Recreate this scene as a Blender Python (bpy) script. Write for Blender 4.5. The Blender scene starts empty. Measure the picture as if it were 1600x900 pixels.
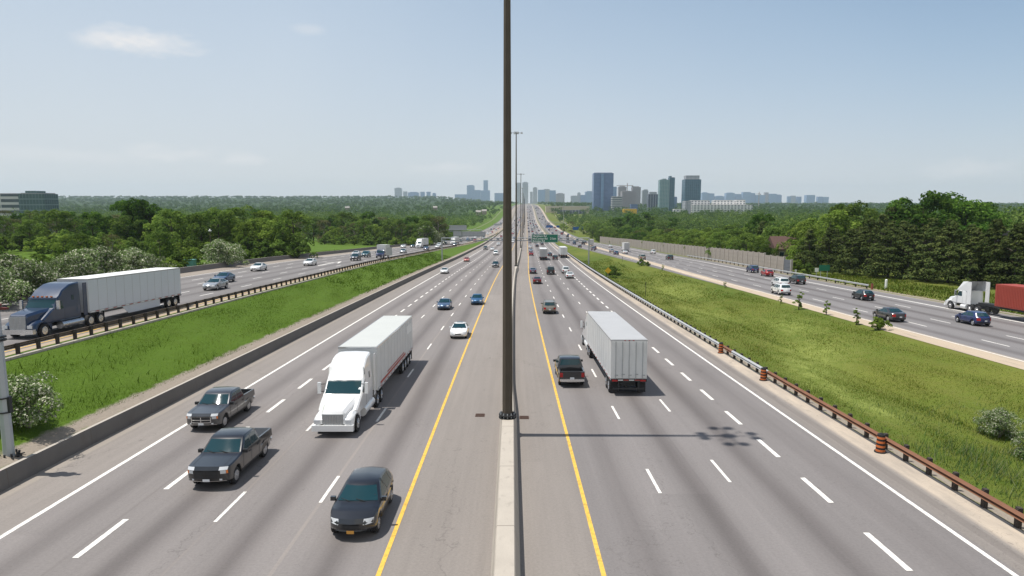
import bpy, bmesh, math, random
import numpy as np
from mathutils import Vector, Matrix
PI = math.pi
C = bpy.context.scene.collection
S = bpy.context.scene
# ------------------------------------------------------------------ camera, sky, sun, exposure
F_PX = 1040.0
cam_d = bpy.data.cameras.new('camera'); cam = bpy.data.objects.new('camera', cam_d); C.objects.link(cam)
cam_d.sensor_width = 36.0; cam_d.lens = 36.0 * F_PX / 1600.0
cam_d.clip_start = 0.3; cam_d.clip_end = 30000
cam.location = (0, 1.3, 11.95)
cam.rotation_euler = (math.radians(90) - math.atan(134.0 / F_PX), 0, -math.atan(-1.0 / F_PX))
S.camera = cam
SUN_EL = math.radians(71.0)
w = bpy.data.worlds.new('World'); S.world = w; w.use_nodes = True
nt = w.node_tree; nt.nodes.clear()
out = nt.nodes.new('ShaderNodeOutputWorld'); bg = nt.nodes.new('ShaderNodeBackground')
sky = nt.nodes.new('ShaderNodeTexSky'); sky.sky_type = 'NISHITA'; sky.sun_disc = False
sky.sun_elevation = SUN_EL; sky.sun_rotation = math.radians(-90)
sky.altitude = 150; sky.air_density = 1.0; sky.dust_density = 0.3; sky.ozone_density = 1.5
bg.inputs['Strength'].default_value = 0.10
nt.links.new(bg.outputs[0], out.inputs[0])
def N(t, kind, **kw):
    n = t.nodes.new(kind)
    for k, v in kw.items(): setattr(n, k, v)
    return n
def M_(t, op, a, b=None, c=None, clamp=False):
    n = t.nodes.new('ShaderNodeMath'); n.operation = op; n.use_clamp = clamp
    for i, v in enumerate((a, b, c)):
        if v is None: continue
        if isinstance(v, (int, float)): n.inputs[i].default_value = v
        else: t.links.new(v, n.inputs[i])
    return n.outputs[0]
def mixc(t, fac, a, b, mode='MIX'):
    n = t.nodes.new('ShaderNodeMix'); n.data_type = 'RGBA'; n.blend_type = mode
    for i, v in ((0, fac), (6, a), (7, b)):
        if isinstance(v, (int, float)): n.inputs[i].default_value = v
        elif isinstance(v, tuple): n.inputs[i].default_value = (*v[:3], 1)
        else: t.links.new(v, n.inputs[i])
    return n.outputs[2]
def pix_dir(px, py):
    a = math.atan(134.0 / F_PX); x = (px - 800) / F_PX; y = (450 - py) / F_PX
    v = Vector((x, math.cos(a) + y * math.sin(a), -math.sin(a) + y * math.cos(a)))
    return v.normalized()
# clouds: far vapour in the sky dome, by direction (azimuth, elevation)
tc = N(nt, 'ShaderNodeTexCoord'); sp = N(nt, 'ShaderNodeSeparateXYZ'); nt.links.new(tc.outputs['Generated'], sp.inputs[0])
az = M_(nt, 'ARCTAN2', sp.outputs[0], sp.outputs[1]); el = M_(nt, 'ARCSINE', sp.outputs[2])
cnz = N(nt, 'ShaderNodeTexNoise'); cnz.inputs['Scale'].default_value = 14; cnz.inputs['Detail'].default_value = 7; cnz.inputs['Roughness'].default_value = .62
mp = N(nt, 'ShaderNodeMapping'); mp.inputs['Scale'].default_value = (1, 1, 2.6)
nt.links.new(tc.outputs['Generated'], mp.inputs[0]); nt.links.new(mp.outputs[0], cnz.inputs['Vector'])
total = None
for (px, py, sa, se, amt) in ((222, 68, .052, .0150, 1.25), (480, 46, .022, .006, .32), (262, 240, .055, .014, .6), (383, 249, .03, .008, .5), (690, 262, .05, .009, .45), (1495, 262, .04, .012, .5), (120, 242, .09, .01, .3)):
    d = pix_dir(px, py); a0 = math.atan2(d.x, d.y); e0 = math.asin(d.z)
    da = M_(nt, 'DIVIDE', M_(nt, 'SUBTRACT', az, a0), sa); de = M_(nt, 'DIVIDE', M_(nt, 'SUBTRACT', el, e0), se)
    r2 = M_(nt, 'ADD', M_(nt, 'POWER', da, 2.0), M_(nt, 'MULTIPLY', de, de))
    r2 = M_(nt, 'ADD', M_(nt, 'MULTIPLY', da, da), M_(nt, 'MULTIPLY', de, de))
    e1 = M_(nt, 'EXPONENT', M_(nt, 'MULTIPLY', r2, -.8)); e2 = M_(nt, 'EXPONENT', M_(nt, 'MULTIPLY', r2, -.35))
    g = M_(nt, 'ADD', e1, M_(nt, 'MULTIPLY', M_(nt, 'MULTIPLY', M_(nt, 'SUBTRACT', cnz.outputs[0], .5), 2.6), e2))
    g = M_(nt, 'MULTIPLY', M_(nt, 'SMOOTH_MIN', M_(nt, 'MAXIMUM', M_(nt, 'MULTIPLY', M_(nt, 'SUBTRACT', g, .22), 1.25), 0.0), 1.0, .35), amt * .8)
    total = g if total is None else M_(nt, 'MAXIMUM', total, g)
total = M_(nt, 'MULTIPLY', total, 1.0, clamp=True)
# pale haze painted into the low sky, fading upwards to weaken fill light
veil = N(nt, 'ShaderNodeTexNoise'); veil.inputs['Scale'].default_value = 1.3; veil.inputs['Detail'].default_value = 3
nt.links.new(tc.outputs['Generated'], veil.inputs['Vector'])
vfac = M_(nt, 'MULTIPLY_ADD', M_(nt, 'SUBTRACT', veil.outputs[0], .5), .5, .95)
low = M_(nt, 'POWER', M_(nt, 'SUBTRACT', 1.0, M_(nt, 'DIVIDE', M_(nt, 'MAXIMUM', el, 0.0), M_(nt, 'MULTIPLY_ADD', az, -.36, .60)), clamp=True), .7)
vfac = M_(nt, 'MULTIPLY', vfac, low, clamp=True)
veiled = mixc(nt, vfac, sky.outputs[0], mixc(nt, M_(nt, 'POWER', low, 3.5), mixc(nt, M_(nt, 'MULTIPLY_ADD', az, 1.15, .38, clamp=True), (5.9, 7.25, 8.7), (3.9, 5.6, 7.5)), (7.0, 7.2, 7.35)))
cl = mixc(nt, total, veiled, (8.7, 8.6, 8.6))
nt.links.new(cl, bg.inputs['Color'])
sun_d = bpy.data.lights.new('sun', 'SUN'); sun_d.energy = 5.0; sun_d.angle = math.radians(.53); sun_d.color = (1, .955, .89)
sun = bpy.data.objects.new('sun', sun_d); C.objects.link(sun)
sdir = Vector((-math.cos(SUN_EL), .004, math.sin(SUN_EL)))
sun.rotation_euler = sdir.to_track_quat('Z', 'Y').to_euler(); sun.location = (-60, 0, 160)
S.view_settings.view_transform = 'Standard'; S.view_settings.look = 'None'
S.view_settings.exposure = 0.0; S.view_settings.gamma = 1.0; S.view_settings.use_curve_mapping = False
S.render.engine = 'CYCLES'; S.cycles.use_denoising = True; S.cycles.max_bounces = 6
S.cycles.diffuse_bounces = 3; S.cycles.glossy_bounces = 3; S.cycles.transmission_bounces = 3; S.cycles.volume_bounces = 2
S.cycles.transparent_max_bounces = 8; S.cycles.sample_clamp_indirect = 4.0; S.cycles.caustics_reflective = False; S.cycles.caustics_refractive = False

rnd = random.Random(7); nr = np.random.RandomState(11)
# ------------------------------------------------------------------ helpers
def tag(o, label=None, cat=None, group=None, kind=None):
    if label: o['label'] = label
    if cat: o['category'] = cat
    if group: o['group'] = group
    if kind: o['kind'] = kind
    return o
def link(o, parent=None):
    C.objects.link(o)
    if parent is not None: o.parent = parent
    return o
def empty(name, loc=(0, 0, 0), rz=0):
    o = bpy.data.objects.new(name, None); o.empty_display_size = .3; o.location = loc; o.rotation_euler = (0, 0, rz); C.objects.link(o); return o
def kids(o): return o.children
def copy_tree(o, parent=None, depth=0):
    c = o.copy(); C.objects.link(c)
    if parent is not None:
        c.parent = parent
        for k in ('label', 'category', 'group'):
            if depth and k in c and k != 'label': del c[k]
    for ch in list(o.children): copy_tree(ch, c, depth + 1)
    return c
def smooth_mesh(me, ang=40):
    me.shade_smooth()
    try: me.set_sharp_from_angle(angle=math.radians(ang))
    except Exception: pass
class MB:
    def __init__(s): s.v = []; s.f = []; s.m = []
    def add(s, vs, fs, mi=0):
        b = len(s.v); s.v += [tuple(v) for v in vs]; s.f += [tuple(b + i for i in f) for f in fs]; s.m += [mi] * len(fs); return s
    def box(s, x0, x1, y0, y1, z0, z1, mi=0, M=None):
        vs = [(x0, y0, z0), (x1, y0, z0), (x1, y1, z0), (x0, y1, z0), (x0, y0, z1), (x1, y0, z1), (x1, y1, z1), (x0, y1, z1)]
        if M is not None: vs = [M @ Vector(v) for v in vs]
        return s.add(vs, [(0, 3, 2, 1), (4, 5, 6, 7), (0, 1, 5, 4), (1, 2, 6, 5), (2, 3, 7, 6), (3, 0, 4, 7)], mi)
    def cyl(s, p0, p1, r0, r1=None, n=12, mi=0, cap=True):
        r1 = r0 if r1 is None else r1
        p0 = Vector(p0); p1 = Vector(p1); d = (p1 - p0).normalized()
        a = d.orthogonal().normalized(); b = d.cross(a)
        vs = []
        for p, r in ((p0, r0), (p1, r1)):
            for i in range(n):
                t = 2 * PI * (i + .5) / n; vs.append(p + a * (r * math.cos(t)) + b * (r * math.sin(t)))
        fs = [(i, (i + 1) % n, n + (i + 1) % n, n + i) for i in range(n)]
        if cap: fs += [tuple(range(n - 1, -1, -1)), tuple(range(n, 2 * n))]
        return s.add(vs, fs, mi)
    def build(s, name, mats, parent=None, smooth=None, loc=None):
        me = bpy.data.meshes.new(name); me.from_pydata([tuple(v) for v in s.v], [], s.f)
        if not isinstance(mats, (list, tuple)): mats = [mats]
        for m in mats: me.materials.append(m)
        if len(mats) > 1: me.polygons.foreach_set('material_index', s.m)
        me.update()
        if smooth: smooth_mesh(me, smooth)
        o = bpy.data.objects.new(name, me); link(o, parent)
        if loc: o.location = loc
        return o
def np_quads(name, V, mat, parent=None, uv=None, faces_per=4, smooth=False):
    """V: (n,4,3) quads or (n,3,3) triangles"""
    n, k, _ = V.shape
    me = bpy.data.meshes.new(name); me.vertices.add(n * k); me.vertices.foreach_set('co', V.reshape(-1).astype(np.float32))
    me.loops.add(n * k); me.loops.foreach_set('vertex_index', np.arange(n * k, dtype=np.int32))
    me.polygons.add(n); me.polygons.foreach_set('loop_start', np.arange(0, n * k, k, dtype=np.int32))
    if uv is not None:
        l = me.uv_layers.new(name='UVMap'); l.data.foreach_set('uv', uv.reshape(-1).astype(np.float32))
    for m in (mat if isinstance(mat, (list, tuple)) else [mat]): me.materials.append(m)
    me.update(); me.validate()
    if parent == 'mesh': return me
    return link(bpy.data.objects.new(name, me), parent)

# ------------------------------------------------------------------ materials
def mat(name, col, rough=.6, metal=0., spec=.5, coat=0., noise=0., nscale=3., bump=0., bscale=20., emis=None):
    m = bpy.data.materials.new(name); m.use_nodes = True; t = m.node_tree; b = t.nodes['Principled BSDF']
    b.inputs['Roughness'].default_value = rough; b.inputs['Metallic'].default_value = metal
    b.inputs['Specular IOR Level'].default_value = spec; b.inputs['Coat Weight'].default_value = coat; b.inputs['Coat Roughness'].default_value = .06
    b.inputs['Base Color'].default_value = (*col, 1)
    if noise or bump:
        tcn = N(t, 'ShaderNodeTexCoord')
    if noise:
        nz = N(t, 'ShaderNodeTexNoise'); nz.inputs['Scale'].default_value = nscale; nz.inputs['Detail'].default_value = 6; nz.inputs['Roughness'].default_value = .65
        t.links.new(tcn.outputs['Object'], nz.inputs['Vector'])
        f = M_(t, 'MULTIPLY_ADD', M_(t, 'SUBTRACT', nz.outputs[0], .5), 2 * noise, 1.0)
        c = N(t, 'ShaderNodeVectorMath', operation='SCALE'); c.inputs[0].default_value = col; t.links.new(f, c.inputs['Scale'])
        t.links.new(c.outputs[0], b.inputs['Base Color'])
    if bump:
        n2 = N(t, 'ShaderNodeTexNoise'); n2.inputs['Scale'].default_value = bscale; n2.inputs['Detail'].default_value = 4
        t.links.new(tcn.outputs['Object'], n2.inputs['Vector'])
        bn = N(t, 'ShaderNodeBump'); bn.inputs['Strength'].default_value = bump; bn.inputs['Distance'].default_value = .05
        t.links.new(n2.outputs[0], bn.inputs['Height']); t.links.new(bn.outputs[0], b.inputs['Normal'])
    return m
def paint(name, col, metal=.0, rough=.33):
    m = mat(name, col, rough=rough, metal=metal, coat=.85, noise=.05, nscale=1.4)
    return m
M = {}
M['tyre'] = mat('tyre_rubber', (.018, .018, .019), .85, noise=.2, nscale=9)
M['rim'] = mat('wheel_rim', (.45, .45, .46), .35, .7, noise=.1)
M['chrome'] = mat('bright_metal', (.7, .7, .7), .22, .9, noise=.05)
M['darkplast'] = mat('dark_trim', (.02, .021, .023), .55, noise=.15)
M['glass'] = mat('vehicle_glass', (.010, .040, .048), .05, spec=.6, noise=.1)
M['lamp'] = mat('lamp_lens', (.62, .64, .66), .15, .1, noise=.05)
M['amber'] = mat('amber_lens', (.75, .2, .03), .2, noise=.05)
M['tail'] = mat('tail_lens', (.35, .015, .015), .2, noise=.05)
M['plate'] = mat('number_plate', (.7, .72, .74), .5, noise=.05)
M['plate_o'] = mat('yellow_number_plate', (.6, .3, .06), .5, noise=.05)
M['concrete'] = mat('pale_concrete', (.43, .385, .325), .85, noise=.16, nscale=.9, bump=.25, bscale=14)
M['barrier_dark'] = mat('stained_shaded_concrete', (.155, .145, .135), .9, noise=.2, nscale=.8, bump=.25, bscale=12)  # dark tone stands for the shade on the barrier's upright faces
M['steel'] = mat('galvanised_steel', (.34, .36, .37), .5, .35, noise=.18, nscale=1.2)
M['pole_dark'] = mat('weathered_brown_steel', (.085, .070, .053), .75, 0., .25, noise=.35, nscale=.6)
M['rail'] = mat('guardrail_steel', (.50, .50, .49), .45, .3, noise=.25, nscale=.7)
M['rust'] = mat('rusty_guardrail', (.19, .085, .045), .8, .1, noise=.4, nscale=1.1)
M['railtan'] = mat('tan_weathered_guardrail', (.17, .13, .095), .8, .1, noise=.35, nscale=.8)
M['post'] = mat('dark_timber_post', (.045, .036, .03), .9, noise=.4, nscale=3)
M['truck_white'] = paint('white_cab_paint', (.80, .80, .79), rough=.3)
M['trailer_white'] = mat('white_trailer_skin', (.64, .645, .635), .42, noise=.16, nscale=.9)
M['trailer_grey'] = mat('grey_trailer_skin', (.42, .42, .42), .45, noise=.12, nscale=.8)
M['trailer_roof'] = mat('trailer_roof_sheet', (.52, .53, .50), .5, noise=.08, nscale=.5)
M['trailer_side_grey'] = mat('cool_grey_trailer_side', (.60, .625, .66), .45, noise=.08, nscale=.5)
M['reddecal'] = mat('red_stripe_vinyl', (.40, .06, .045), .5, noise=.1)
M['bluegrey'] = mat('grey_blue_vinyl', (.2, .3, .42), .5, noise=.1)
M['container'] = mat('red_container_steel', (.33, .055, .035), .6, noise=.14, nscale=1.0)
M['signgreen'] = mat('green_sign_sheet', (.005, .16, .095), .45, noise=.06)
M['signblue'] = mat('blue_sign_sheet', (.01, .10, .33), .45, noise=.06)
M['signback'] = mat('aluminium_sign_back', (.42, .43, .44), .5, .3, noise=.1)
M['signwhite'] = mat('white_sign_legend', (.8, .8, .78), .5, noise=.03)
M['yellowsign'] = mat('yellow_sign_sheet', (.75, .46, .02), .5, noise=.06)
M['orange'] = mat('orange_reflective_band', (.50, .13, .03), .6, noise=.12, nscale=6)
M['black'] = mat('black_rubber', (.015, .015, .016), .8, noise=.2)
M['teal'] = mat('teal_cabinet', (.12, .32, .30), .6, noise=.1)
M['tank'] = mat('polished_tank', (.55, .56, .58), .25, .8, noise=.08)
COLORS = {'white': (.78, .78, .77), 'silver': (.40, .41, .42), 'black': (.012, .013, .015), 'dark grey': (.075, .077, .082), 'blue': (.02, .10, .22), 'navy': (.012, .025, .10),
          'steel blue': (.05, .10, .19), 'red': (.33, .012, .015), 'orange red': (.5, .09, .04), 'beige': (.26, .23, .19), 'teal': (.03, .10, .12), 'brown': (.09, .075, .06), 'purple grey': (.12, .11, .16),
          'maroon': (.12, .015, .02), 'pale blue': (.28, .36, .44)}
PAINT = {}
def P_(c):
    if c not in PAINT: PAINT[c] = paint(c.replace(' ', '_') + '_car_paint', COLORS[c], metal={'silver': .5, 'beige': .45, 'steel blue': .4, 'dark grey': .55, 'blue': .3}.get(c, 0), rough=.28)
    return PAINT[c]

# ------------------------------------------------------------------ road alignment and terrain
def tab(pts):
    xs = np.array([p[0] for p in pts], float); ys = np.array([p[1] for p in pts], float)
    d = np.gradient(ys, xs)
    def f(x):
        x = min(max(x, xs[0]), xs[-1]); i = min(int(np.searchsorted(xs, x, 'right')) - 1, len(xs) - 2); i = max(i, 0)
        h = xs[i + 1] - xs[i]; t = (x - xs[i]) / h
        return float((2 * t**3 - 3 * t * t + 1) * ys[i] + (t**3 - 2 * t * t + t) * h * d[i] + (-2 * t**3 + 3 * t * t) * ys[i + 1] + (t**3 - t * t) * h * d[i + 1])
    return f
def lin(pts):
    xs = [p[0] for p in pts]; ys = [p[1] for p in pts]
    return lambda x: float(np.interp(x, xs, ys))
G = .0358
zc = tab([(-200, 200 * G), (-100, 100 * G), (0, 0), (60, -60 * G), (120, -120 * G), (180, -180 * G), (240, -240 * G), (300, -10.55), (350, -12.1), (407, -13.7), (500, -15.6), (680, -17.9), (900, -19.8), (1180, -19.2), (1540, -9.8), (2000, -2.4), (2400, .3), (3000, .8), (5000, 0), (12500, 0)])
xc = tab([(-200, 0), (-50, 0), (0, 0), (60, 0), (110, .25), (160, .8), (200, 1.55), (240, 2.5), (320, 4.1), (407, 5.8), (700, 12), (1200, 22.4), (2000, 40), (3000, 63), (4000, 84), (12500, 264)])
LG = lin([(-200, -32.8), (260, -32.8), (430, -29), (620, -25.2), (12500, -25.2)])
LB = lin([(-200, -56.5), (260, -56.5), (430, -50), (700, -44), (12500, -44)])
zl = lin([(-200, 3.7), (150, 3.6), (261, 2.7), (430, .9), (600, .1), (12500, .1)])
RN = lin([(-200, 38.6), (110, 38.3), (160, 36.6), (300, 31.5), (430, 25.5), (600, 23.4), (12500, 23.4)])
RF = lin([(-200, 60.8), (200, 60.6), (370, 57), (450, 46), (700, 41.5), (12500, 41.5)])
zr = lin([(-200, 1.4), (200, 1.2), (400, .3), (600, .05), (12500, .05)])
LL = lin([(-300, 8), (0, 4), (200, -2), (500, -11), (1000, -14), (2000, -8), (3000, 8), (4500, 40), (5500, 50), (7000, 50), (12500, 40)])
LR = lin([(-300, 6), (0, 2), (300, -8), (600, -13), (1500, -13), (2200, -7), (3000, -5), (6000, -8), (12500, 4)])
def sst(t): t = min(max(t, 0), 1); return t * t * (3 - 2 * t)
def lane_l(D, f): return LG(D) + (LB(D) - LG(D)) * f      # fraction across the left collector
def lane_r(D, f): return RN(D) + (RF(D) - RN(D)) * f
def zrel(u, D):
    lg, lb, rn, rf, a, b = LG(D), LB(D), RN(D), RF(D), zl(D), zr(D)
    pts = [(lb - 1.2, a + .45), (lb, a + .45), (lg, a), (lg + .9, a - .12), (min(-24.4, (lg - 23.8) / 2 + (0 if lg < -30 else -.1)), .8 + max(a - .85, 0) * .5), (-23.7, .80), (-23.42, .80), (-23.40, 0), (0, 0), (20.2, 0), (21.2, -.12), ((21.2 + rn) / 2 - 1, -.55 if rn > 30 else -.2), (rn - .9, b - .1), (rn, b), (rf, b), (rf + 1.4, b)]
    if lg > -26: pts[3] = (lg + .3, a); pts[4] = (-24.4, .3)
    return float(np.interp(u, [p[0] for p in pts], [p[1] for p in pts]))
def gz(x, y):
    u = x - xc(y)
    base = zc(y) + zrel(u, y)
    L = LL(y) if u < 0 else LR(y)
    r = (-u - 58) if u < 0 else (u - 64)
    if r <= 0: return base
    wgt = sst(r / (90 + abs(y) * .12))
    return base * (1 - wgt) + L * wgt + (.5 * math.sin(x * .031) * math.cos(y * .027)) * wgt
def at(u, D, dz=0.): x = xc(D) + u; return Vector((x, D, gz(x, D) + dz))
def stations(a, b):
    s = []; y = a
    while y < b - 1e-6:
        s.append(y); y += 4 if y < 120 else 8 if y < 320 else 15 if y < 620 else 30 if y < 1300 else 75 if y < 3400 else 420
    s.append(b); return s

# ---- materials of the ground
def uv_nodes(t):
    uvn = N(t, 'ShaderNodeUVMap'); uvn.uv_map = 'UVMap'; s_ = N(t, 'ShaderNodeSeparateXYZ'); t.links.new(uvn.outputs[0], s_.inputs[0]); return uvn.outputs[0], s_.outputs[0], s_.outputs[1]
def noise_uv(t, vec, sx, sy, detail=5, rough=.6, scale=1.):
    m_ = N(t, 'ShaderNodeMapping'); m_.inputs['Scale'].default_value = (sx, sy, 1); t.links.new(vec, m_.inputs[0])
    n = N(t, 'ShaderNodeTexNoise'); n.inputs['Scale'].default_value = scale; n.inputs['Detail'].default_value = detail; n.inputs['Roughness'].default_value = rough
    t.links.new(m_.outputs[0], n.inputs['Vector']); return n.outputs[0]
def road_material(name, lane_col, shoulder_col, lanes, inner, outer, bands):
    """lanes: list of (lane centre u, streak strength); inner/outer: u of the paved lane edges"""
    m = bpy.data.materials.new(name); m.use_nodes = True; t = m.node_tree; b = t.nodes['Principled BSDF']
    vec, u, s = uv_nodes(t)
    lo, hi = min(inner, outer), max(inner, outer)
    wob = M_(t, 'MULTIPLY', M_(t, 'SUBTRACT', noise_uv(t, vec, .2, .04), .5), .35)
    uu = M_(t, 'ADD', u, wob)
    inl = M_(t, 'MULTIPLY', M_(t, 'MULTIPLY_ADD', M_(t, 'SUBTRACT', uu, lo), 4., .5, clamp=True), M_(t, 'MULTIPLY_ADD', M_(t, 'SUBTRACT', hi, uu), 4., .5, clamp=True))
    col = mixc(t, inl, shoulder_col, lane_col)
    # oil streaks along lane centres and polished wheel tracks
    dark = None
    for (c, k) in lanes:
        g = M_(t, 'EXPONENT', M_(t, 'MULTIPLY', M_(t, 'POWER', M_(t, 'ABSOLUTE', M_(t, 'DIVIDE', M_(t, 'SUBTRACT', uu, c), .62)), 2.0), -1.0))
        g = M_(t, 'MULTIPLY', g, k)
        dark = g if dark is None else M_(t, 'ADD', dark, g)
    lo_n = noise_uv(t, vec, .25, .012, 3)
    dark = M_(t, 'MULTIPLY', dark, M_(t, 'MULTIPLY_ADD', lo_n, 1.3, .3))
    col = mixc(t, M_(t, 'MULTIPLY', dark, 1.0, clamp=True), col, (.092, .080, .077))
    # broad patches, fine grain, cross streaks
    big = noise_uv(t, vec, .35, .05, 4); grain = noise_uv(t, vec, 9, 9, 6, .75); lon = noise_uv(t, vec, 2.6, .03, 5)
    f = M_(t, 'ADD', M_(t, 'MULTIPLY_ADD', M_(t, 'SUBTRACT', big, .5), .34, 1.0), M_(t, 'MULTIPLY', M_(t, 'SUBTRACT', grain, .5), .62))
    f = M_(t, 'ADD', f, M_(t, 'MULTIPLY', M_(t, 'SUBTRACT', lon, .5), .26))
    sc = N(t, 'ShaderNodeVectorMath', operation='SCALE'); t.links.new(col, sc.inputs[0]); t.links.new(f, sc.inputs['Scale'])
    col = sc.outputs[0]
    # extra bands (u, half width, colour, strength): gutters, seams
    for (c, hw, bc, k) in bands:
        g = M_(t, 'SUBTRACT', 1.0, M_(t, 'DIVIDE', M_(t, 'ABSOLUTE', M_(t, 'SUBTRACT', M_(t, 'ADD', u, M_(t, 'MULTIPLY', wob, .3)), c)), hw), clamp=True)
        g = M_(t, 'MULTIPLY', M_(t, 'MULTIPLY', g, 3.0, clamp=True), M_(t, 'MULTIPLY', M_(t, 'MULTIPLY_ADD', noise_uv(t, vec, 1.2, .22, 6, .7), 1.6, -.1, clamp=True), k))
        col = mixc(t, g, col, bc)
    spot = noise_uv(t, vec, 1.1, .5, 2, .5); col = mixc(t, M_(t, 'MULTIPLY', M_(t, 'GREATER_THAN', spot, .735), .35), col, (.11, .098, .09))
    patch = N(t, 'ShaderNodeTexVoronoi', feature='F1', distance='CHEBYCHEV'); pm_ = N(t, 'ShaderNodeMapping'); pm_.inputs['Scale'].default_value = (.27, .022, 1); t.links.new(vec, pm_.inputs[0]); t.links.new(pm_.outputs[0], patch.inputs['Vector']); patch.inputs['Scale'].default_value = 1
    ps = N(t, 'ShaderNodeSeparateXYZ'); t.links.new(patch.outputs['Color'], ps.inputs[0]); pf = M_(t, 'MULTIPLY_ADD', M_(t, 'SUBTRACT', ps.outputs[0], .5), .10, 1.0)
    psc = N(t, 'ShaderNodeVectorMath', operation='SCALE'); t.links.new(col, psc.inputs[0]); t.links.new(pf, psc.inputs['Scale']); col = psc.outputs[0]
    # scratches
    scr = noise_uv(t, vec, .5, 2.4, 6, .8); scr = M_(t, 'MULTIPLY', M_(t, 'GREATER_THAN', scr, .70), .22)
    out_l = M_(t, 'SUBTRACT', 1.0, inl)
    col = mixc(t, M_(t, 'MULTIPLY', scr, out_l), col, (.42, .38, .33))
    vor = N(t, 'ShaderNodeTexVoronoi', feature='DISTANCE_TO_EDGE'); mp_ = N(t, 'ShaderNodeMapping'); mp_.inputs['Scale'].default_value = (.11, .035, 1)
    wv = N(t, 'ShaderNodeVectorMath', operation='ADD'); nn = N(t, 'ShaderNodeTexNoise'); nn.inputs['Scale'].default_value = .9; nn.inputs['Detail'].default_value = 6
    t.links.new(vec, nn.inputs['Vector']); ns = N(t, 'ShaderNodeVectorMath', operation='SCALE'); ns.inputs['Scale'].default_value = 2.2; t.links.new(nn.outputs[1], ns.inputs[0])
    t.links.new(vec, wv.inputs[0]); t.links.new(ns.outputs[0], wv.inputs[1]); t.links.new(wv.outputs[0], mp_.inputs[0]); t.links.new(mp_.outputs[0], vor.inputs['Vector']); vor.inputs['Scale'].default_value = 1
    crack = M_(t, 'MULTIPLY', M_(t, 'LESS_THAN', vor.outputs[0], .0035), .28)
    col = mixc(t, crack, col, (.07, .062, .055))
    t.links.new(col, b.inputs['Base Color']); b.inputs['Roughness'].default_value = .82; b.inputs['Specular IOR Level'].default_value = .35
    bn = N(t, 'ShaderNodeBump'); bn.inputs['Strength'].default_value = .2; bn.inputs['Distance'].default_value = .02
    t.links.new(grain, bn.inputs['Height']); t.links.new(bn.outputs[0], b.inputs['Normal'])
    return m
GREY = (.212, .193, .183); SHO = (.232, .207, .186)
M['road_le'] = road_material('asphalt_left', GREY, SHO, [(-6.5, .6), (-10.2, .6), (-14, .75), (-17.9, .4)], -4.6, -19.9,
                             [(-22.9, .5, (.33, .29, .24), .6), (-8.36, .09, (.40, .34, .28), .25), (-12.1, .06, (.36, .30, .25), .2), (-16.2, .07, (.14, .12, .11), .35)])
M['road_re'] = road_material('asphalt_right', (.196, .180, .173), SHO, [(4.9, .4), (8.45, .72), (12.05, .68), (15.6, .3)], 3.2, 17.6,
                             [(19.55, .85, (.50, .42, .33), 1.0), (18.35, .28, (.12, .105, .095), .55)])
M['road_lc'] = road_material('asphalt_left_collector', (.19, .178, .172), (.28, .24, .20), [(-35.6, .4), (-39.2, .6), (-42.9, .6), (-46.5, .5), (-50.3, .4)], -33.4, -52.5,
                             [(-33.0, .6, (.46, .35, .22), .8)])
M['road_rc'] = road_material('asphalt_right_collector', (.198, .187, .184), (.165, .153, .149), [(42.9, .6), (46.8, .7), (50.8, .7), (54.9, .6), (58.6, .3)], 40.9, 60,
                             [(39.6, 1.6, (.47, .38, .28), 1.6), (60.4, .5, (.36, .3, .25), .7)])
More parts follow.
